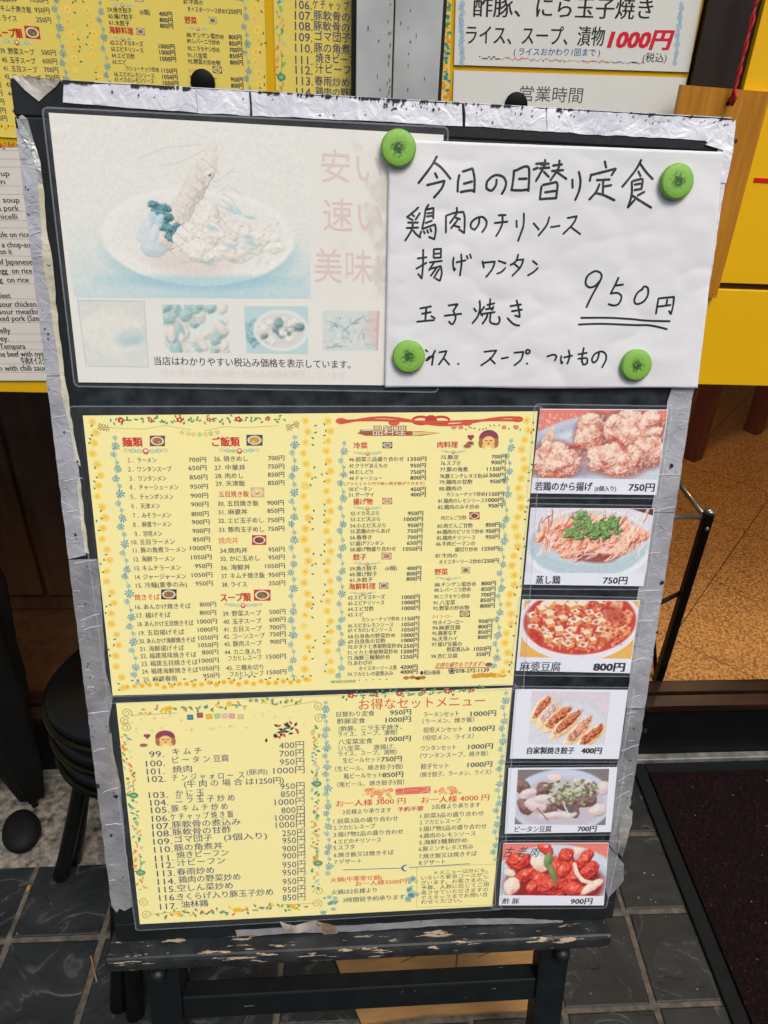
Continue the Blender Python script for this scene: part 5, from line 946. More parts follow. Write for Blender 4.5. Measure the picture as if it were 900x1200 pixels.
HW = [
 (480, 180, 6, 1.75, [[(192, 20), (150, 92), (62, 208)], [(178, 66), (215, 92), (250, 130), (287, 178)], [(178, 138), (194, 170)], [(122, 222), (245, 192), (225, 245), (170, 310)],
   [(350, 150), (340, 200), (338, 268)], [(374, 126), (442, 104), (456, 170), (455, 270)], [(380, 212), (440, 196)], [(358, 270), (434, 258), (452, 268)],
   [(612, 182), (606, 224), (575, 260), (540, 245), (546, 195), (600, 152), (655, 162), (678, 200), (670, 245), (648, 284)],
   [(734, 118), (728, 190), (716, 258)], [(744, 120), (816, 90), (840, 120), (836, 262)], [(768, 178), (824, 176)], [(718, 256), (780, 258), (832, 252)]]),
 (620, 180, 6, 1.75, [[(48, 72), (118, 66)], [(30, 112), (60, 100)], [(112, 44), (108, 84), (48, 194)], [(74, 104), (144, 98)], [(104, 128), (140, 164)], [(84, 78), (140, 70)],
   [(214, 48), (206, 104), (150, 188)], [(168, 84), (232, 76)], [(160, 122), (240, 116)], [(196, 130), (262, 178)], [(88, 228), (76, 320)], [(98, 220), (192, 200), (200, 226), (190, 316)], [(112, 272), (186, 262)], [(76, 320), (194, 312)],
   [(304, 182), (306, 240)], [(348, 128), (360, 190), (352, 260), (324, 326)],
   [(532, 54), (542, 98)], [(436, 146), (426, 192)], [(438, 150), (610, 106), (580, 152)], [(476, 186), (566, 182)], [(522, 186), (518, 282)], [(520, 232), (578, 222)], [(496, 214), (470, 270), (424, 322)], [(470, 278), (520, 290), (600, 328)],
   [(790, 44), (750, 116), (654, 234)], [(786, 72), (826, 130), (872, 178)], [(770, 124), (786, 158)], [(722, 196), (720, 290), (694, 378), (740, 326)], [(730, 192), (794, 176), (800, 190), (790, 250)], [(742, 218), (786, 210)], [(740, 256), (788, 248)], [(812, 268), (762, 294)], [(716, 290), (786, 336), (858, 380)]]),
 (470, 240, 7.5, 1.5, [[(152, 22), (110, 62), (52, 108)], [(52, 108), (104, 134)], [(92, 82), (116, 102)], [(166, 72), (126, 132)], [(60, 156), (148, 156)], [(48, 204), (150, 200)], [(104, 158), (90, 226), (36, 314)], [(106, 226), (136, 262), (170, 286)],
   [(242, 0), (216, 44), (206, 110), (184, 208)], [(216, 44), (286, 28), (282, 120)], [(228, 74), (276, 70)], [(226, 102), (278, 96)], [(214, 160), (270, 140)], [(186, 212), (298, 172), (304, 230), (292, 302), (244, 282)], [(176, 234), (166, 268)], [(198, 230), (208, 252)], [(228, 222), (238, 246)], [(256, 210), (266, 236)],
   [(394, 96), (394, 244)], [(396, 96), (470, 70), (548, 62), (560, 120), (556, 248), (508, 214)], [(490, 24), (492, 70)], [(488, 80), (430, 160)], [(480, 112), (520, 126)], [(496, 134), (440, 206)], [(468, 182), (516, 196)],
   [(688, 116), (682, 170), (648, 218), (616, 200), (618, 156), (660, 118), (714, 106), (750, 140), (746, 190), (712, 240)]]),
 (570, 240, 7.5, 1.5, [[(106, 92), (170, 90)], [(72, 160), (184, 148)], [(140, 92), (140, 160), (118, 220), (84, 276)], [(264, 138), (266, 196)], [(328, 76), (326, 170), (306, 240), (278, 318)],
   [(414, 162), (462, 218)], [(554, 108), (530, 180), (458, 270)], [(566, 196), (646, 184)], [(714, 116), (796, 100), (760, 170), (674, 256)], [(744, 196), (826, 258)]]),
 (480, 290, 5.625, 1.45, [[(52, 72), (112, 64)], [(90, 14), (88, 120), (80, 204), (56, 174)], [(44, 140), (112, 100)], [(160, 10), (158, 66)], [(160, 12), (208, 8), (206, 68)], [(164, 42), (200, 38)], [(160, 68), (206, 66)], [(132, 98), (214, 88)], [(160, 100), (128, 150)], [(140, 140), (206, 122), (212, 170), (200, 220), (172, 204)], [(176, 138), (140, 186)], [(196, 140), (160, 200)],
   [(290, 66), (286, 110), (294, 152), (302, 140)], [(308, 98), (370, 84)], [(340, 44), (342, 110), (332, 186)], [(376, 54), (384, 74)], [(398, 44), (406, 70)],
   [(480, 90), (490, 132)], [(490, 100), (562, 92), (546, 140), (504, 194)], [(586, 88), (634, 104)], [(576, 172), (606, 160), (632, 134)], [(716, 46), (700, 90), (664, 116)], [(700, 84), (750, 78), (730, 130), (676, 186)], [(690, 108), (724, 136)], [(812, 88), (840, 112)], [(780, 184), (820, 160), (846, 134)]]),
 (480, 345, 6, 1.55, [[(74, 98), (152, 84)], [(86, 136), (150, 124)], [(118, 90), (110, 188)], [(52, 192), (172, 180)], [(152, 152), (178, 168)], [(272, 78), (338, 68), (306, 118)], [(246, 150), (364, 136)], [(308, 118), (324, 160), (310, 200), (294, 208), (276, 190)],
   [(452, 98), (468, 120)], [(526, 86), (500, 120)], [(492, 44), (494, 100), (478, 156), (442, 202)], [(496, 128), (512, 150)], [(546, 74), (598, 62)], [(568, 32), (562, 96)], [(536, 104), (590, 96)], [(590, 84), (580, 110)], [(514, 136), (600, 124)], [(548, 136), (540, 166), (512, 206)], [(570, 134), (566, 190), (590, 206), (622, 206), (634, 180), (628, 156)],
   [(708, 82), (784, 70)], [(718, 118), (790, 106)], [(752, 40), (766, 96), (774, 158), (740, 148)], [(688, 166), (716, 196), (744, 214), (772, 218)]]),
 (670, 310, 6.923, 1.6, [[(236, 118), (190, 172), (140, 184), (112, 150), (130, 90), (186, 54), (228, 66), (240, 100), (214, 160), (160, 260), (120, 346)], [(376, 106), (350, 166), (314, 236), (370, 230), (402, 260), (380, 316), (340, 332), (296, 320)], [(352, 170), (414, 162)],
   [(574, 198), (530, 230), (506, 290), (526, 320), (580, 300), (614, 246), (614, 190), (584, 176), (560, 206)], [(700, 274), (690, 330), (680, 398)], [(702, 274), (828, 262), (822, 330), (802, 402), (786, 376)], [(772, 284), (766, 330)], [(698, 340), (802, 328)],
   [(74, 432), (300, 432), (480, 442), (600, 454), (794, 460)], [(54, 486), (240, 480), (500, 490), (620, 492), (700, 506), (770, 524)]]),
 (480, 400, 3.75, 1.5, [[(70, 38), (78, 44)], [(88, 66), (72, 84)], [(112, 40), (100, 62), (76, 84)], [(104, 62), (98, 104)], [(130, 48), (162, 42), (150, 70), (128, 102)], [(150, 74), (174, 102)], [(212, 98), (216, 99)],
   [(328, 46), (382, 40), (356, 76), (314, 106)], [(352, 74), (376, 98)], [(404, 76), (434, 70)], [(460, 50), (500, 46), (490, 80), (460, 106)], [(518, 36), (528, 40), (526, 52), (514, 54), (510, 44), (518, 36)], [(514, 97), (518, 98)],
   [(604, 66), (632, 58), (646, 66), (638, 84)], [(666, 64), (664, 80), (668, 98), (672, 90)], [(678, 70), (714, 62)], [(698, 38), (702, 66), (692, 98)], [(764, 28), (756, 80), (762, 102), (778, 96), (780, 76)], [(740, 56), (778, 50)], [(740, 76), (776, 72)],
   [(832, 52), (824, 80), (808, 94), (800, 80), (812, 56), (840, 44), (860, 54), (862, 80), (844, 114)]]),
]
for ox, oy, k, wd, strokes in HW:
    mb = MB()
    for st in strokes:
        P = [s4.px(ox+x/k, oy+y/k) for x, y in st]
        if len(P) > 2:
            # keep sharp corners sharp, round the rest
            out = []; seg = [P[0]]
            for i in range(1, len(P)):
                seg.append(P[i])
                if i < len(P)-1:
                    a = Vector(P[i])-Vector(P[i-1]); b = Vector(P[i+1])-Vector(P[i])
                    if a.length > 0 and b.length > 0 and a.angle(b) > 1.25: out.append(seg); seg = [P[i]]
            out.append(seg)
        else: out = [P]
        for sg in out: mb.stroke(subdiv(catmull(sg)), wd*.00118, 1.6e-4, hf=hw)
    mb.build('handwriting', M['marker'], r4)

# ---- magnets
def mag_mat():
    m, n, l, p = new_mat('green_magnet_face')
    tc = n.new('ShaderNodeTexCoord'); no = N(n, 'ShaderNodeTexNoise', Scale=330.0, Detail=5.0, Distortion=1.0); l.new(tc.outputs['Object'], no.inputs['Vector'])
    ln = n.new('ShaderNodeVectorMath'); ln.operation = 'LENGTH'; l.new(tc.outputs['Object'], ln.inputs[0])
    mr = N(n, 'ShaderNodeMapRange'); mr.inputs[1].default_value = .0066; mr.inputs[2].default_value = .0108; mr.inputs[3].default_value = .17; mr.inputs[4].default_value = -.13; l.new(ln.outputs['Value'], mr.inputs[0])
    ad = n.new('ShaderNodeMath'); ad.operation = 'ADD'; l.new(no.outputs[0], ad.inputs[0]); l.new(mr.outputs[0], ad.inputs[1])
    r = ramp(n, l, ad.outputs[0], [(.44, rgba((126, 178, 70))), (.56, rgba((106, 156, 58))), (.65, rgba((48, 82, 36)))]); l.new(r.outputs[0], p.inputs['Base Color']); p.inputs['Roughness'].default_value = .55
    b = N(n, 'ShaderNodeBump', Strength=.4, Distance=.0006); l.new(no.outputs[0], b.inputs['Height']); l.new(b.outputs[0], p.inputs['Normal'])
    return m
mm_ = mag_mat()
mags = [(467, 173.5, 'green round magnet at the top left corner of the handwritten sheet'), (794, 212.5, 'green round magnet at the top right corner of the handwritten sheet'), (479, 418, 'green round magnet half over the first letters of the bottom handwritten line'), (746, 428, 'green round magnet right of the last word on the bottom handwritten line')]
proto = None
for x, y, lb in mags:
    u, v = B(x, y, sw+.005)
    mt = BM @ Matrix.Translation((u, v, sw+.0004)) @ Matrix.Rotation(random.uniform(0, 6), 4, 'Z')
    if proto is None:
        root = empty('magnet', mt); m = MB(); m.lathe([(.0135, 0), (.0146, .0008), (.0148, .0042), (.0143, .0052)], 40); a = m.build('rim', M['magnet'], root, smooth=True)
        m = MB(); m.lathe([(.0142, .0053), (.0134, .0058), (.008, .0061), (.0001, .0062)], 40); b2 = m.build('face', mm_, root, smooth=True); proto = (root, a, b2)
    else:
        root = empty('magnet', mt)
        for s in proto[1:]: c_ = s.copy(); COL.objects.link(c_); c_.parent = root
    tag(root, lb, 'magnet', 'green magnets on the handwritten sheet')

# ================================================================== EASEL STAND
ea = empty('easel_stand', BM); tag(ea, 'low black wooden stand with chipped paint, carrying the menu board', 'easel')
def ledge():
    m = MB(); y0, y1 = -.0215, -.0015; pts = []
    for t in range(7): a = math.radians(-90+180*t/6); pts.append((.0195+.0*t+.004*math.cos(a), (y0+y1)/2+(y1-y0)/2*math.sin(a)))
    pts += [(-.048, y1), (-.048, y0)]
    n = len(pts); xs = [-.0075, -.0045, .1, .3, .5, .5885, .5925]; vs = []
    for i, x in enumerate(xs):
        k = .82 if i in (0, len(xs)-1) else 1
        for w_, v_ in pts: vs.append((x, (y0+y1)/2+(v_-(y0+y1)/2)*k, w_*k if w_ > 0 else w_))
    fs = [(i*n+j, i*n+(j+1) % n, (i+1)*n+(j+1) % n, (i+1)*n+j) for i in range(len(xs)-1) for j in range(n)]+[tuple(range(n)), tuple(range((len(xs)-1)*n, len(xs)*n))[::-1]]
    m.add(vs, fs); return m
ledge().build('ledge', M['stand_edge'], ea)
vb = -.3705
for x in (.0285, .5135):
    m = MB(); m.box(x, x+.0385, -.368, -.0217, -.032, -.004); m.build('leg', M['stand'], ea, bevel=.0015)
    m = MB(); m.box(x, x+.0385, .0, .84, -.048, -.0215); m.build('upright', M['stand'], ea, bevel=.0015)
m = MB(); m.box(.0672, .5133, -.1395, -.1035, -.03, -.0065); cb = m.build('crossbar', M['stand_edge'] if False else M['stand'], ea, bevel=.002)
for x in (.34, .356): m = MB(); m.lathe([(.0022, 0), (.0016, .0012), (.0001, .0014)], 10); m.build('bolt_head', M['chip'], ea, mtx=Matrix.Translation((x, -.113, -.0065)))
m = MB(); m.box(.0672, .5133, .775, .815, -.047, -.023); m.build('top_rail', M['stand'], ea, bevel=.0015)
for x, sx in ((.044, 1), (.540, 1)):
    m = MB(); m.lathe([(.0095, 0), (.0108, .004), (.0098, .009), (.006, .013), (.0001, .0145)], 20); m.build('knob', M['stand'], ea, smooth=True, mtx=Matrix.Translation((x, -.0545, -.0045)))
for x in (.052, .528):   # steel angle plates under the ledge
    m = MB(); m.box(x+.001, x+.012, -.046, -.0218, -.0039, -.002); m.build('bracket', M['steel'], ea)
IB = BM.inverted()
for x in (-.235, .235):   # rear legs, in world coordinates
    a = IB @ Vector((x, .70, 1.08)); b_ = IB @ Vector((x, .98, .0)); d = (b_-a).normalized(); m = MB(); s_ = .014
    up_ = Vector((1, 0, 0)); q_ = d.cross(up_).normalized(); vs = [tuple(p+up_*i*s_+q_*j*s_) for p in (a, b_) for i, j in ((-1, -1), (1, -1), (1, 1), (-1, 1))]
    m.add(vs, [(0, 1, 2, 3), (7, 6, 5, 4), (0, 4, 5, 1), (1, 5, 6, 2), (2, 6, 7, 3), (3, 7, 4, 0)]); m.build('rear_leg', M['stand'], ea)

# ================================================================== GROUND
g = MB(); g.add([(-60, -60, -.012), (60, -60, -.012), (60, 60, -.012), (-60, 60, -.012)], [(0, 1, 2, 3)]); tag(g.build('ground', M['asphalt']), kind='structure')
pv = MB(); pv.add([(-4.5, -1.2, -.0025), (4.5, -1.2, -.0025), (4.5, 1.0, -.0025), (-4.5, 1.0, -.0025)], [(0, 1, 2, 3)]); pv = pv.build('pavement', M['grout']); tag(pv, kind='structure')
TS = .1486; GA = .0098; rnd = random.Random(21); tme = []
for k in range(4):
    m = MB(); h = (TS-GA)/2; n = 4; b = .002
    pts = [(-h, -h), (h, -h), (h, h), (-h, h)]; pts = [(x+rnd.uniform(-.0008, .0008), y+rnd.uniform(-.0008, .0008)) for x, y in pts]
    inn = [(x*(1-b/h), y*(1-b/h)) for x, y in pts]
    m.add([(x, y, -.004) for x, y in pts]+[(x, y, -.001) for x, y in pts]+[(x, y, .0) for x, y in inn], [(0, 1, 5, 4), (1, 2, 6, 5), (2, 3, 7, 6), (3, 0, 4, 7), (4, 5, 9, 8), (5, 6, 10, 9), (6, 7, 11, 10), (7, 4, 8, 11), (8, 9, 10, 11)])
    o = m.build('tile', M['slate'], pv); tme.append(o.data); bpy.data.objects.remove(o)
X0, Y0 = .485, .6815   # one grout crossing, at the right of the stand
for i in range(-13, 6):
    for j in range(-7, 3):
        x = X0+(i-.5)*TS; y = Y0+(j-.5)*TS
        if x > .62+TS or (y > .80 and x < .2): continue
        o = link('tile', tme[rnd.randrange(4)], pv); o.location = (x, y, rnd.uniform(-.0006, .0006)); o.rotation_euler = (0, 0, math.radians(-.9)+rnd.choice([0, math.pi]))
# pale concrete strip along the shop front, left
m = MB(); nx, ny = 60, 14; vs = []
for j in range(ny+1):
    for i in range(nx+1):
        x = -1.8+2.1*i/nx; y = .806+.2*j/ny; vs.append((x, y, .004+.005*float(fbm(x*22, y*22, 3, 4))-(.004 if j == 0 else 0)))
m.add(vs, [(j*(nx+1)+i, j*(nx+1)+i+1, (j+1)*(nx+1)+i+1, (j+1)*(nx+1)+i) for j in range(ny) for i in range(nx)]); tag(m.build('concrete_strip', M['concrete'], smooth=True), kind='structure')
# debris
m = MB(); m.ell(0, 0, .004, .0016, .003, n=8, a=1.3); m = MB(); x, y = Fl(33, 1042); slab(m, [(x-.002, y-.006), (x+.003, y-.004), (x+.002, y+.006), (x-.002, y+.005)], .0008, .0022); tag(m.build('dry_leaf', M['kraft']), 'small dry orange leaf on the slate tile at lower left', 'leaf')
m = MB(); a = Fl(107, 1122); b = Fl(114, 1152); m.tube([(a[0], a[1], .004), ((a[0]+b[0])/2, (a[1]+b[1])/2, .006), (b[0], b[1], .003)], .0012, 6); tag(m.build('twig', M['kraft']), 'thin brown twig lying along the tile joint left of the stand', 'twig')
# doormat
dm = empty('doormat', Matrix.Translation((1.0, .4, 0))); tag(dm, 'dark red coil doormat with a black rubber border right of the stand', 'doormat')
m = MB(); nx, ny = 150, 150; vs = []; rs = np.random.RandomState(5)
for j in range(ny+1):
    for i in range(nx+1): vs.append((-.375+.85*i/nx, -.60+1.16*j/ny, .0115+.003*float(rs.rand())))
m.add(vs, [(j*(nx+1)+i, j*(nx+1)+i+1, (j+1)*(nx+1)+i+1, (j+1)*(nx+1)+i) for j in range(ny) for i in range(nx)]); m.build('pile', M['doormat'], dm)
m = MB(); m.box(-.403, -.375, -.62, .588, -.0005, .008); m.build('rubber_border', M['rubber'], dm, bevel=.003)
m = MB(); m.box(-.3745, .475, .562, .588, -.0005, .008); m.build('rubber_border', M['rubber'], dm, bevel=.003)
m = MB(); m.box(-.375, .475, -.62, -.601, -.0005, .008); m.build('rubber_border', M['rubber'], dm, bevel=.003)
m = MB(); m.box(-.375, .475, -.60, .56, -.0005, .0105); m.build('backing', M['rubber'], dm)
rnd = random.Random(8); m = MB()
for i in range(260):
    x, y = rnd.uniform(-.37, .4), rnd.uniform(-.4, .55); r = rnd.choice([.0008, .001, .0016]); z = .0146
    m.add([(x-r, y-r*.5, z), (x+r, y-r*.4, z), (x+r*.3, y+r, z+.0006)], [(0, 1, 2)])
tag(m.build('lint', M['concrete'], dm), kind='stuff')
m = MB()
for px, py in ((755, 1024), (762, 1055), (773, 1074), (765, 1026), (748, 1053), (768, 1058), (817, 1160), (731, 1100), (692, 1165), (780, 1075), (20, 1095), (60, 1060)):
    x, y = Fl(px, py); r = rnd.uniform(.001, .0022); slab(m, [(x+r*math.cos(a)*rnd.uniform(.6, 1.2), y+r*math.sin(a)*rnd.uniform(.6, 1.2)) for a in (0, 1.2, 2.4, 3.6, 5)], .0004, .0025)
tag(m.build('grit', M['concrete']), 'tiny pale crumbs of grit scattered on the slate tiles', 'grit', kind='stuff')
# flattened cardboard behind the stand
cb_ = [Fl(384, 1104), Fl(640, 1090), Fl(628, 1186), Fl(495, 1192), Fl(424, 1203), Fl(406, 1160)]
m = MB(); slab(m, cb_, .0005, .007); tag(m.build('cardboard', M['kraft']), 'folded brown cardboard lying on the tiles behind the stand', 'cardboard')
a = Fl(537, 1100); b = Fl(533, 1150); m = MB(); m.stroke([a, b], .003, .0072, cap=False); m.stroke([Fl(500, 1118), Fl(470, 1130)], .002, .0072); m.stroke([Fl(590, 1112), Fl(560, 1124)], .002, .0072); m.build('fold_line', M['brown_wood'], bpy.data.objects['cardboard'])

# ================================================================== SHOP FRONT
m = MB(); m.box(-4.5, -1.25, 1.0, 1.2, -.01, 3.6); m.build('x', M['wall']); bpy.data.objects['x'].name = 'facade_wall'; fw = bpy.data.objects['facade_wall']; tag(fw, 'grey rendered facade at the left of the shop front', 'wall')
m = MB(); m.box(1.55, 4.5, 1.0, 1.2, -.01, 3.6); o = m.build('facade_wall', M['wall']); tag(o, 'grey rendered facade at the right of the shop front', 'wall')
m = MB(); m.box(-1.25, 1.55, .98, 1.2, 2.25, 3.6); o = m.build('fascia', M['wall']); tag(o, 'grey fascia over the glazed shop front', 'fascia')
sf = empty('shop_front', Matrix.Translation((0, 1.0, 0))); tag(sf, 'glazed shop front with pale door stiles and dark sills behind the board', 'shop front')
m = MB(); m.box(-1.25, .99*0+0, .005, .08, 0, .15); m.build('sill_riser', M['black'], sf)
m = MB(); m.box(.0, 1.55, .005, .08, 0, .147); m.build('sill_riser', M['black'], sf)
m = MB(); m.box(-1.25, 1.55, -.012, .0048, -.002, .017); m.build('threshold_strip', noisy('worn_zinc', (84, 84, 76), (150, 150, 142), 30, .45, .2, metal=.4), sf, bevel=.002)
m = MB(); m.box(-1.25, 1.55, .0, .03, .1502, .166); m.build('sill_rail', M['brown_rail'], sf, bevel=.001)
m = MB(); m.box(-1.25, 1.55, .034, .065, .1502, .172); m.build('sill_rail', M['brown_rail'], sf, bevel=.001)
st_ = []
for x0, x1, y0 in ((.0015, .0435, -.012), (.0455, .1005, -.004)):
    m = MB(); m.box(x0, x1, y0, .03, .167, 2.25); m.build('door_stile', M['stile'], sf, bevel=.0012)
for x0, x1 in ((-.0042, .0012), (.0437, .0453), (.1007, .1045)):
    m = MB(); m.box(x0, x1, -.003, .03, .167, 2.25); m.build('rubber_seal', M['dark_frame'], sf)
m = MB(); m.box(.4145, .4755, -.002, .03, .167, 2.25); m.build('door_post', M['dark_frame'], sf, bevel=.001)
m = MB(); m.add([(-1.25, .032, .167), (-.0045, .032, .167), (-.0045, .032, 2.25), (-1.25, .032, 2.25)], [(0, 1, 2, 3)]); m.build('glass_pane', M['glass'], sf)
m = MB(); m.add([(.4757, .032, .172), (1.55, .032, .172), (1.55, .032, 2.25), (.4757, .032, 2.25)], [(0, 1, 2, 3)]); m.build('glass_pane', M['glass'], sf)
m = MB(); m.add([(.1047, .032, .167), (.4143, .032, .167), (.4143, .032, 2.25), (.1047, .032, 2.25)], [(0, 1, 2, 3)]); m.build('glass_pane', M['glass'], sf)
rnd = random.Random(3); m = MB()
for i in range(46):   # chipped paint on the stiles
    x = rnd.choice([.039, .0405, .063, .064])+rnd.uniform(-.0012, .0012) if i % 3 else rnd.uniform(.006, .095); y = -.0125 if x < .044 else -.0045; z = rnd.uniform(1.18, 1.36); L = rnd.uniform(.0012, .006)
    m.add([(x, y, z), (x+rnd.uniform(.0004, .0012), y, z+L*.2), (x+rnd.uniform(.0003, .0009), y, z+L), (x-.0002, y, z+L*.8)], [(0, 1, 2, 3)])
m.build('chipped_paint', M['chip'], sf)
def panel(name, x0, x1, z0, z1, y0, y1, mat):
    m = MB(); m.box(x0, x1, y0-1.0, y1-1.0, z0, z1); return m.build(name, M[mat], sf, bevel=.001)
panel('yellow_panel', -1.2, -.0046, .8195, 1.9, 1.021, 1.031, 'yellow')
panel('yellow_panel', .1048, .412, .9, 1.9, 1.012, 1.031, 'yellow')
yp = empty('yellow_sign', Matrix.Translation((.476, .99, .9))); tag(yp, 'bright yellow shop sign at the right edge with a dark gap and red line', 'sign')
for z0, z1 in ((-.033, .1095), (.1185, 1.2)): m = MB(); m.box(.0, 1.05, .0, .012, z0, z1); m.build('sign_face', M['yellow2'], yp, bevel=.0008)
m = MB(); m.box(.0, 1.05, .006, .018, .1097, .1183); m.build('gap_strip', M['brown_wood'], yp)
m = MB(); m.box(.0445, .22, -.0008, .0, .2495, .2548); m.build('red_line', M['red'], yp)

# sheets behind / on the door glass
def wsheet(name, label, cat, quad, y, col, group=None): return sheet_thing(name, label, cat, quad, y, col, group, plane='wall', flm=False)
def copy_sheet(src, xform, label):
    r = src.copy(); COL.objects.link(r); r.matrix_world = xform; tag(r, label, 'menu sheet')
    for ch in list(src.children):
        if ch.name.startswith('laminate'): continue
        c_ = ch.copy(); COL.objects.link(c_); c_.parent = r
        if ch.name.startswith('paper'):   # these unlaminated sheets get a deeper yellow paper colour
            c_.data = ch.data.copy(); at = c_.data.color_attributes['Col']; a_ = np.ones((len(c_.data.loops), 4), np.float32); a_[:, :3] = lin((238, 216, 104)); at.data.foreach_set('color', a_.ravel())
    return r
FX = Matrix.Rotation(math.pi/2, 4, 'X')
copy_sheet(r1, Matrix.Translation((-.314, 1.0195, 1.303)) @ FX, 'yellow flowered menu sheet taped up behind the top left corner of the board')
copy_sheet(r2, Matrix.Translation((.114, 1.0195, 1.310)) @ FX, 'yellow set-menu sheet, its numbered column visible between the yellow strip and the door stile')
s5, r5 = wsheet('english_menu', 'white English menu sheet ruled in red, left of the board under the yellow sheet', 'menu sheet', [(-60, 173), (60, 173), (60, 446), (-60, 446)], 1.0185, (226, 222, 212))
t = MB(); R = Reg(s5, 0, 130, 3.243)
for s, xl, xr, y in (('up', 2, 35, 236), ('n', 2, 18, 267), ('s soup', -12, 73, 337), ('& pork', -14, 71, 368), ('nicelli', -6, 65, 400), ('ole on rice', -6, 112, 468), ('s a chop-suey', -12, 140, 507), ('on it', -2, 45, 533), ('of Japanese', -10, 122, 572), ('egg  on rice', -8, 121, 606), ('g  on rice', -4, 108, 640), ('feet', -4, 40, 700), ('sour chicken', -4, 137, 733), ('sour meatball', -4, 160, 761), ('ked pork (Sze)', -4, 155, 787), ('elly', 0, 38, 833), ('ey.', 0, 32, 863), ('Tempura', -2, 95, 893), ('he beef with oyster', -4, 196, 922), ('牛肉オイスター', 80, 190, 949), ('n with chili sauce', -4, 190, 976)): R.T(t, s, xl, xr, y, 30, (34, 34, 36), .016)
for y in (152, 184, 214, 286, 318, 382, 418, 445, 487, 552, 588, 622, 658, 715, 750, 805, 848, 878, 908, 962, 994): t.stroke([R.P(-150, y-2), R.P(190, y)], .0006, 3e-5, (206, 160, 156), cap=False)
red_garland(t, R, -100, 131, 190, 131, 7, 13)
t.build('lettering', M['ink'], r5)
s6, r6 = wsheet('border_strip', 'narrow yellow strip of flowered paper beside the pale door stile', 'paper strip', [(519.5, -60), (531, -60), (526, 128), (515, 128)], 1.0105, (236, 216, 110))
t = MB(); R = Reg(s6, 0, 0, 1)
for i in range(60): p = R.P(524-.02*i*1.6+random.uniform(-3, 4), -40+i*2.7); t.ell(p[0], p[1], random.uniform(.001, .0035), random.uniform(.001, .0022), 3e-5, random.choice([(70, 160, 120), (236, 150, 60), (250, 190, 60), (120, 170, 80), (60, 140, 160)]), 7)
t.build('print', M['ink'], r6)
s7, r7 = wsheet('lunch_notice', 'white notice with bold black set meal text and a red 1000 yen price', 'notice', [(536, -70), (835, -70), (807, 84.5), (532, 76)], 1.010, (226, 226, 216))
t = MB(); R = Reg(s7, 500, 0, 2.25); K = (38, 38, 42)
R.T(t, '酢豚、にら玉子焼き', 125, 598, 20, 62, K, .014); R.T(t, 'ライス、スープ、漬物', 105, 470, 94, 56, K, .012); R.T(t, '1000円', 484, 645, 104, 58, (214, 34, 58), .05, .22)
R.T(t, '( ライスおかわり1回まで )', 230, 458, 137, 22, (44, 84, 160), .006); R.T(t, '(税込)', 570, 633, 152, 27, K, .0)
for i in range(70): x = 140+i*6.2; p = R.P(x, 152+(x-140)*.035+random.uniform(-3, 3)); t.ell(p[0], p[1], random.uniform(.0008, .0024), .0009, 3e-5, (60, 60, 60) if i < 9 or i > 62 else random.choice([(226, 150, 60), (206, 120, 120), (220, 180, 90), (120, 120, 170)]), 6)
for i in range(14): p = R.P(672-i*1.4+random.uniform(-2, 2), 10+i*12); star_flower(t, p[0], p[1], .0042 if i % 2 else .0028, (124, 176, 206)); p = R.P(92+random.uniform(-3, 3), 10+i*12); star_flower(t, p[0], p[1], .004, (124, 176, 206))
t.build('lettering', M['ink'], r7)
s8, r8 = wsheet('hours_notice', 'white opening hours notice directly above the top edge of the board', 'notice', [(532, 82.5), (805, 91), (780, 230), (527, 222)], 1.010, (228, 228, 218))
t = MB(); R = Reg(s8, 500, 0, 2.25); R.T(t, '営業時間', 246, 412, 249, 44, (96, 96, 92), -.006); t.build('lettering', M['ink'], r8)
first = None
for px, py, lb in ((237, 88, 'black round magnet on the yellow menu sheet behind the top of the board'), (604, 114, 'black round magnet on the opening hours notice beside its heading')):
    x, z = Wl(px, py+9, 1.012)
    if first is None: m = MB(); m.lathe([(.014, 0), (.0145, .003), (.013, .006), (.0001, .007)], 28); first = m.build('door_magnet', M['black'], smooth=True); o = first
    else: o = first.copy(); COL.objects.link(o)
    o.matrix_world = Matrix.Translation((x, 1.0185 if px < 300 else 1.0095, z)) @ FX @ Matrix.Diagonal((1, 1, .6, 1)); tag(o, lb, 'magnet')
# wooden plaque on a red cord
pq_ = empty('wooden_plaque', Matrix.Translation((.4505, .985, 1.17))); tag(pq_, 'varnished wooden plaque hanging from a red cord behind the top right corner of the board', 'plaque')
m = MB(); pts = [(-.0565, -.17), (.0565, -.17), (.0565, .082), (-.0565, .084)]
hx, hz, hr = .006, .067, .0032; n = 16; ring = [(hx+hr*math.cos(2*math.pi*i/n+math.pi/4), hz+hr*math.sin(2*math.pi*i/n+math.pi/4)) for i in range(n)]
vs = []; 
for y in (-.005, .005): vs += [(p[0], y, p[1]) for p in pts]+[(p[0], y, p[1]) for p in ring]
order = [2, 3, 0, 1]; fs = []
N_ = 4+n
for s_i, off in ((0, 0), (1, N_)):
    for c in range(4):
        a0 = order[c]; a1 = order[(c+1) % 4]; idx = [4+((c*4+k) % n) for k in range(5)]
        f = [off+a1, off+a0]+[off+i for i in idx]
        fs.append(tuple(f) if s_i else tuple(reversed(f)))
fs += [(i, (i+1) % 4, N_+(i+1) % 4, N_+i) for i in range(4)]+[(4+(i+1) % n, 4+i, N_+4+i, N_+4+(i+1) % n) for i in range(n)]
m.add(vs, fs); m.build('board', M['wood_plaque'], pq_)
cd = empty('red_cord', Matrix.Translation((.4565, .975, 1.24))); tag(cd, 'twisted red cord running up from the hole in the wooden plaque', 'cord')
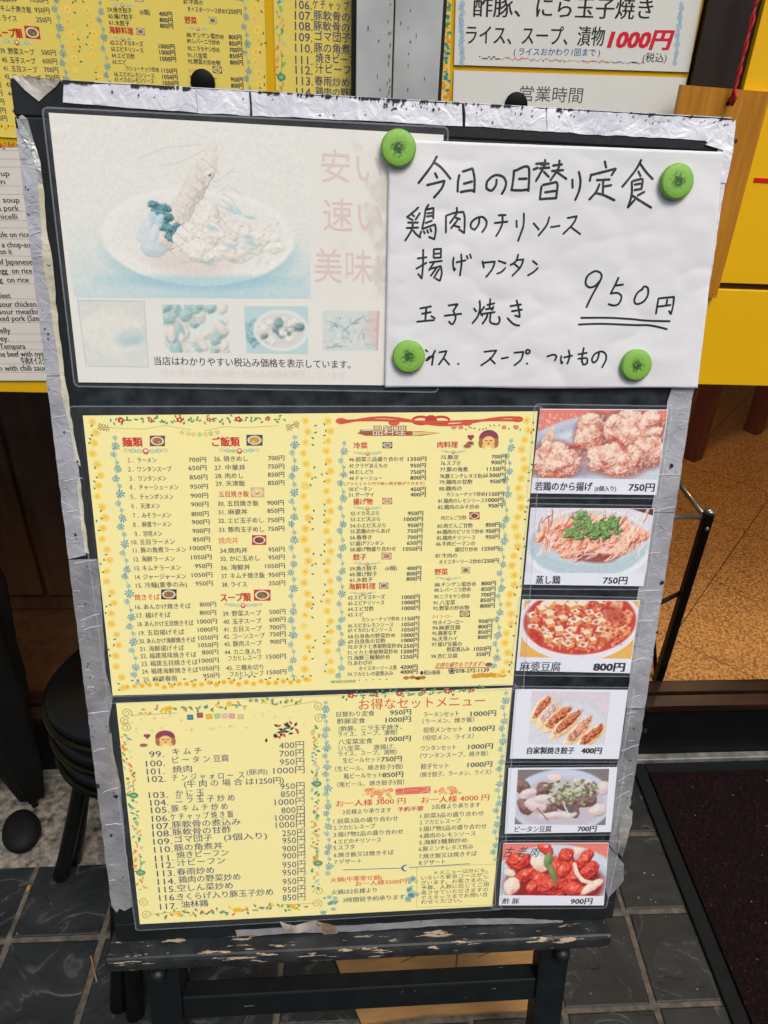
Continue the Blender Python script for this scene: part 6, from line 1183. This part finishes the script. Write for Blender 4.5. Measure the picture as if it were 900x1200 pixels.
for ph in (0, math.pi):
    m = MB(); m.tube([(.0012*math.cos(k*.9+ph)+.0035*k/60*(1 if ph else -.3), -.003+.0012*math.sin(k*.9+ph), -.003+k*.0035) for k in range(60)], .0016, 6); m.build('strand', M['cord'], cd, smooth=True)
m = MB(); m.tube([(0, -.006, -.004), (.0, -.012, .004), (.001, -.004, .012), (0, .004, .002), (0, -.006, -.004)], .0018, 6); m.build('knot', M['cord'], cd, smooth=True)

# ================================================================== INSIDE THE SHOP
fl = MB(); fl.add([(-1.25, 1.08, .137), (3.2, 1.08, .137), (3.2, 5, .137), (-1.25, 5, .137)], [(0, 1, 2, 3)]); fl = fl.build('shop_floor', M['brown_wood']); tag(fl, kind='structure')
ox, oy = .745, 1.227; ang = math.radians(48.5); TS2 = .3; ux = Vector((math.cos(ang), math.sin(ang))); uy = Vector((-math.sin(ang), math.cos(ang)))
def clip(P, f):
    out = []
    for a, b in zip(P, P[1:]+P[:1]):
        fa, fb = f(a), f(b)
        if fa >= 0: out.append(a)
        if fa*fb < 0: out.append(a+(b-a)*(fa/(fa-fb)))
    return out
for i in range(-6, 12):
    for j in range(-9, 10):
        c = Vector((ox, oy)); g_ = .0012
        P = [c+ux*(TS2*i+g_)+uy*(TS2*j+g_), c+ux*(TS2*(i+1)-g_)+uy*(TS2*j+g_), c+ux*(TS2*(i+1)-g_)+uy*(TS2*(j+1)-g_), c+ux*(TS2*i+g_)+uy*(TS2*(j+1)-g_)]
        for f in (lambda p: p.y-1.082, lambda p: 3.6-p.y, lambda p: p.x-.1, lambda p: 2.6-p.x):
            if len(P) > 2: P = clip(P, f)
        if len(P) < 3: continue
        m = MB(); slab(m, P, .1372, .1402); m.build('tile', M['floor_in'], fl)
for nm, bx in (('shop_wall', (-1.25, 3.2, 5, 5.1, .1, 2.6)), ('shop_wall', (-1.35, -1.25, 1.2, 5, .1, 2.6)), ('shop_wall', (3.2, 3.3, 1.2, 5, .1, 2.6)), ('shop_ceiling', (-1.25, 3.2, 1.2, 5, 2.6, 2.7))):
    m = MB(); m.box(*bx); tag(m.build(nm, M['room']), kind='structure')
ct = empty('wooden_cabinet', Matrix.Translation((-.6, 1.35, .14))); tag(ct, 'dark brown wooden cabinet seen dimly behind the left door glass', 'cabinet')
m = MB(); m.box(-.6, .42, .0, .3, .0, .95); m.build('carcass', M['brown_wood'], ct, bevel=.003)
for x0, x1 in ((-.59, -.09), (-.08, .41)): m = MB(); m.box(x0, x1, -.012, -.001, .05, .93); m.build('door', M['brown_wood'], ct, bevel=.003)
# table with reddish legs
tb = empty('dining_table', Matrix.Translation((1.42, 2.55, .14)) @ Matrix.Rotation(math.radians(34), 4, 'Z')); tag(tb, 'reddish wooden dining table inside the shop, only its legs visible', 'table')
IT = tb.matrix_world.inverted(); l1 = IT @ Vector((1.17, 2.14, .14)); l2 = IT @ Vector((1.50, 2.36, .14)); dv = Vector((0, .62, 0))
m = MB(); m.box(min(l1.x, l2.x)-.06, max(l1.x, l2.x)+.06, min(l1.y, l2.y)-.06, max(l1.y, l2.y)+.68, .66, .70); m.build('tabletop', M['red_wood'], tb, bevel=.004)
for p in (l1, l2, l1+dv, l2+dv): m = MB(); m.box(p.x-.027, p.x+.027, p.y-.027, p.y+.027, 0, .66); m.build('leg', M['red_wood'], tb, bevel=.004)
# folding metal rack
rk = empty('metal_rack', Matrix.Translation((.56, 1.2, .14))); tag(rk, 'low folding rack of dark metal tubes standing inside the right door glass', 'rack')
def W3(px, py, y): x, z = Wl(px, py, y); return Vector((x-.56, y-1.2, z-.14))
legs = [(.103, -.105), (-.16, -.105), (.103, .12), (-.16, .12)]; top = .432
for x, y in legs:
    m = MB(); m.box(x-.0085, x+.0085, y-.0085, y+.0085, 0, top); m.build('leg', M['black_metal'], rk, bevel=.002)
    m = MB(); m.lathe([(.0095, 0), (.0095, .005), (.0075, .0075), (.0001, .008)], 16); m.build('cap', M['steel'], rk, smooth=True, mtx=Matrix.Translation((x, y, top)))
    m = MB(); m.lathe([(.0045, 0), (.0035, .002), (.0001, .003)], 12); m.build('rivet', M['steel'], rk, smooth=True, mtx=Matrix.Translation((x, y-.0087, top-.03)) @ FX)
for a, b in (((-.15, -.1, top-.012), (.096, -.1, top-.012)), ((-.15, .12, top-.012), (.096, .12, top-.012)), ((.1, -.095, top-.012), (.1, .112, top-.012)), ((-.16, -.095, top-.012), (-.16, .112, top-.012))): m = MB(); m.tube([a, b], .0052, 10); m.build('top_rail', M['steel'], rk, smooth=True)
for a, b in (((.098, -.1, .24), (-.15, -.1, .06)), ((-.15, .12, .24), (.098, .12, .06)), ((.1, -.095, .015), (.1, .112, .25))): m = MB(); m.tube([a, b], .0045, 8); m.build('brace', M['black_metal'], rk, smooth=True)
# ceiling lamps of the shop
lroot = None
for i, (x, y) in enumerate(((.95, 1.75), (1.9, 2.9), (-.4, 2.4))):
    mt = Matrix.Translation((x, y, 2.1))
    r_ = empty('pendant_lamp', mt); tag(r_, ['warm pendant lamp nearest the door inside the shop', 'warm pendant lamp over the table inside the shop', 'warm pendant lamp behind the cabinet inside the shop'][i], 'lamp', 'pendant lamps in the shop')
    if lroot is None:
        m = MB(); m.lathe([(.03, .14), (.12, 0), (.117, 0), (.028, .135)], 28); sh_ = m.build('shade', M['dark_frame'], r_, smooth=True)
        m = MB(); m.lathe([(.0001, -.035), (.02, -.028), (.032, 0), (.022, .03), (.012, .06)], 20); bu_ = m.build('bulb', M['lamp'], r_, smooth=True)
        m = MB(); m.tube([(0, 0, .13), (0, 0, .5)], .003, 6); co_ = m.build('flex', M['black'], r_); lroot = (sh_, bu_, co_)
    else:
        for s in lroot: c_ = s.copy(); COL.objects.link(c_); c_.parent = r_
    ld = bpy.data.lights.new('lamp_light', 'POINT'); ld.energy = (34, 7, 5)[i]; ld.color = (1, .72, .42); ld.shadow_soft_size = .06; lo = bpy.data.objects.new('lamp_light', ld); COL.objects.link(lo); lo.parent = r_; lo.location = (0, 0, -.06)

# ================================================================== THINGS AT THE LEFT
stl = empty('stool_stack', Matrix.Translation((-.303, .765, 0))); tag(stl, 'stack of round black stools with warm lamp reflections coloured into the rims beside the left edge of the board', 'stools')
for k, z in enumerate((.40, .445, .49)):
    m = MB(); m.lathe([(.05, -.012), (.104, -.012), (.113, -.004), (.115, .006), (.108, .014), (.02, .018), (.0001, .018)], 40, z=z); m.build('seat', M['black_metal'], stl, smooth=True)
    m = MB(); m.tube([(.116*math.cos(a), .116*math.sin(a), z-.004) for a in [2*math.pi*i/48 for i in range(48)]], .0055, 10, closed=True); m.build('rim', M['gold_glint'], stl, smooth=True)  # rim tube carries the painted gold reflection of a black seat edge
for (fx, fy, zt, r) in ((-.506, .787, .395, .0125), (-.492, .815, .435, .0115), (-.349, .572, .395, .0125), (-.322, .560, .435, .0125), (-.258, .592, .395, .0115), (-.14, .70, .395, .0125), (-.20, .90, .395, .0125), (-.36, .93, .395, .0125)):
    d = Vector((fx+.303, fy-.765, 0)); tp = d.normalized()*.085; pts = [(tp.x+(d.x-tp.x)*t**1.15, tp.y+(d.y-tp.y)*t**1.15, zt*(1-t)+.004) for t in [i/8 for i in range(9)]]
    m = MB(); m.tube(pts, r*.92, 14, r1=r*1.05); m.build('leg', M['black_metal'], stl, smooth=True)
um = empty('black_umbrella', Matrix.Translation((-.60, .93, 0))); tag(um, 'black folded umbrella leaning against the glass at the far left', 'umbrella')
m = MB(); n = 30; prof = [(.004, .02), (.018, .03), (.034, .12), (.052, .3), (.064, .5), (.058, .62), (.02, .68), (.008, .70)]
vs = []
for r, z in prof:
    for j in range(n): a = 2*math.pi*j/n; k = r*(1+.28*math.cos(5*a+z*6)*(1 if r > .015 else 0)); vs.append((k*math.cos(a)-z*.06, k*math.sin(a)*.8+z*.05, z))
m.add(vs, [(i*n+j, i*n+(j+1) % n, (i+1)*n+(j+1) % n, (i+1)*n+j) for i in range(len(prof)-1) for j in range(n)]+[tuple(range(n))[::-1], tuple(range((len(prof)-1)*n, len(prof)*n))]); m.build('canopy', M['black_cloth'], um, smooth=True)
m = MB(); m.tube([(0, 0, .0), (-.04, .03, .7), (-.046, .035, .8), (-.05, .03, .84), (-.07, .03, .855), (-.088, .03, .84), (-.09, .03, .81)], .0065, 10); m.build('shaft', M['black_metal'], um, smooth=True)
# dark foot of a stand and brown timber at the left edge
m = MB(); m.lathe([(.0001, .0), (.034, .0), (.038, .01), (.034, .022), (.018, .029), (.0001, .031)], 24); o = m.build('stand_foot', M['black_cloth'], smooth=True, loc=(-.600, .868, .006)); tag(o, 'dark rounded foot on the pale concrete beneath the umbrella', 'stand foot')
o.scale = (.85, 1.2, 1); o.rotation_euler = (0, 0, .5)
a = Vector((*Fl(-22, 935, .01), .012)); x_, z_ = Wl(12, 828, .975); b = Vector((x_, .975, z_)); m = MB(); d = b-a; sx = Vector((.02, 0, 0)); sy = Vector((0, .012, 0))
m.add([tuple(p+sx*i+sy*j) for p in (Vector((0, 0, 0)), d) for i, j in ((-1, -1), (1, -1), (1, 1), (-1, 1))], [(3, 2, 1, 0), (4, 5, 6, 7), (0, 1, 5, 4), (1, 2, 6, 5), (2, 3, 7, 6), (3, 0, 4, 7)]); o = m.build('timber_batten', noisy('brown_timber', (84, 56, 28), (112, 78, 42), 6, .6, .1, stretch=(1, 6, 6)), loc=a); tag(o, 'brown timber batten leaning at the left edge above the concrete', 'batten')

# street side, behind the camera
m = MB(); m.box(-14, 14, -9, -8.6, -.01, 5.5); o = m.build('opposite_facade', M['wall']); tag(o, 'plain grey facade across the street', 'building')
for o in bpy.data.objects:
    if o.name.split('.')[0] in ('print', 'lettering', 'handwriting', 'chipped_paint', 'fold_line'): o['kind'] = 'stuff'
bpy.data.objects.remove(_to)
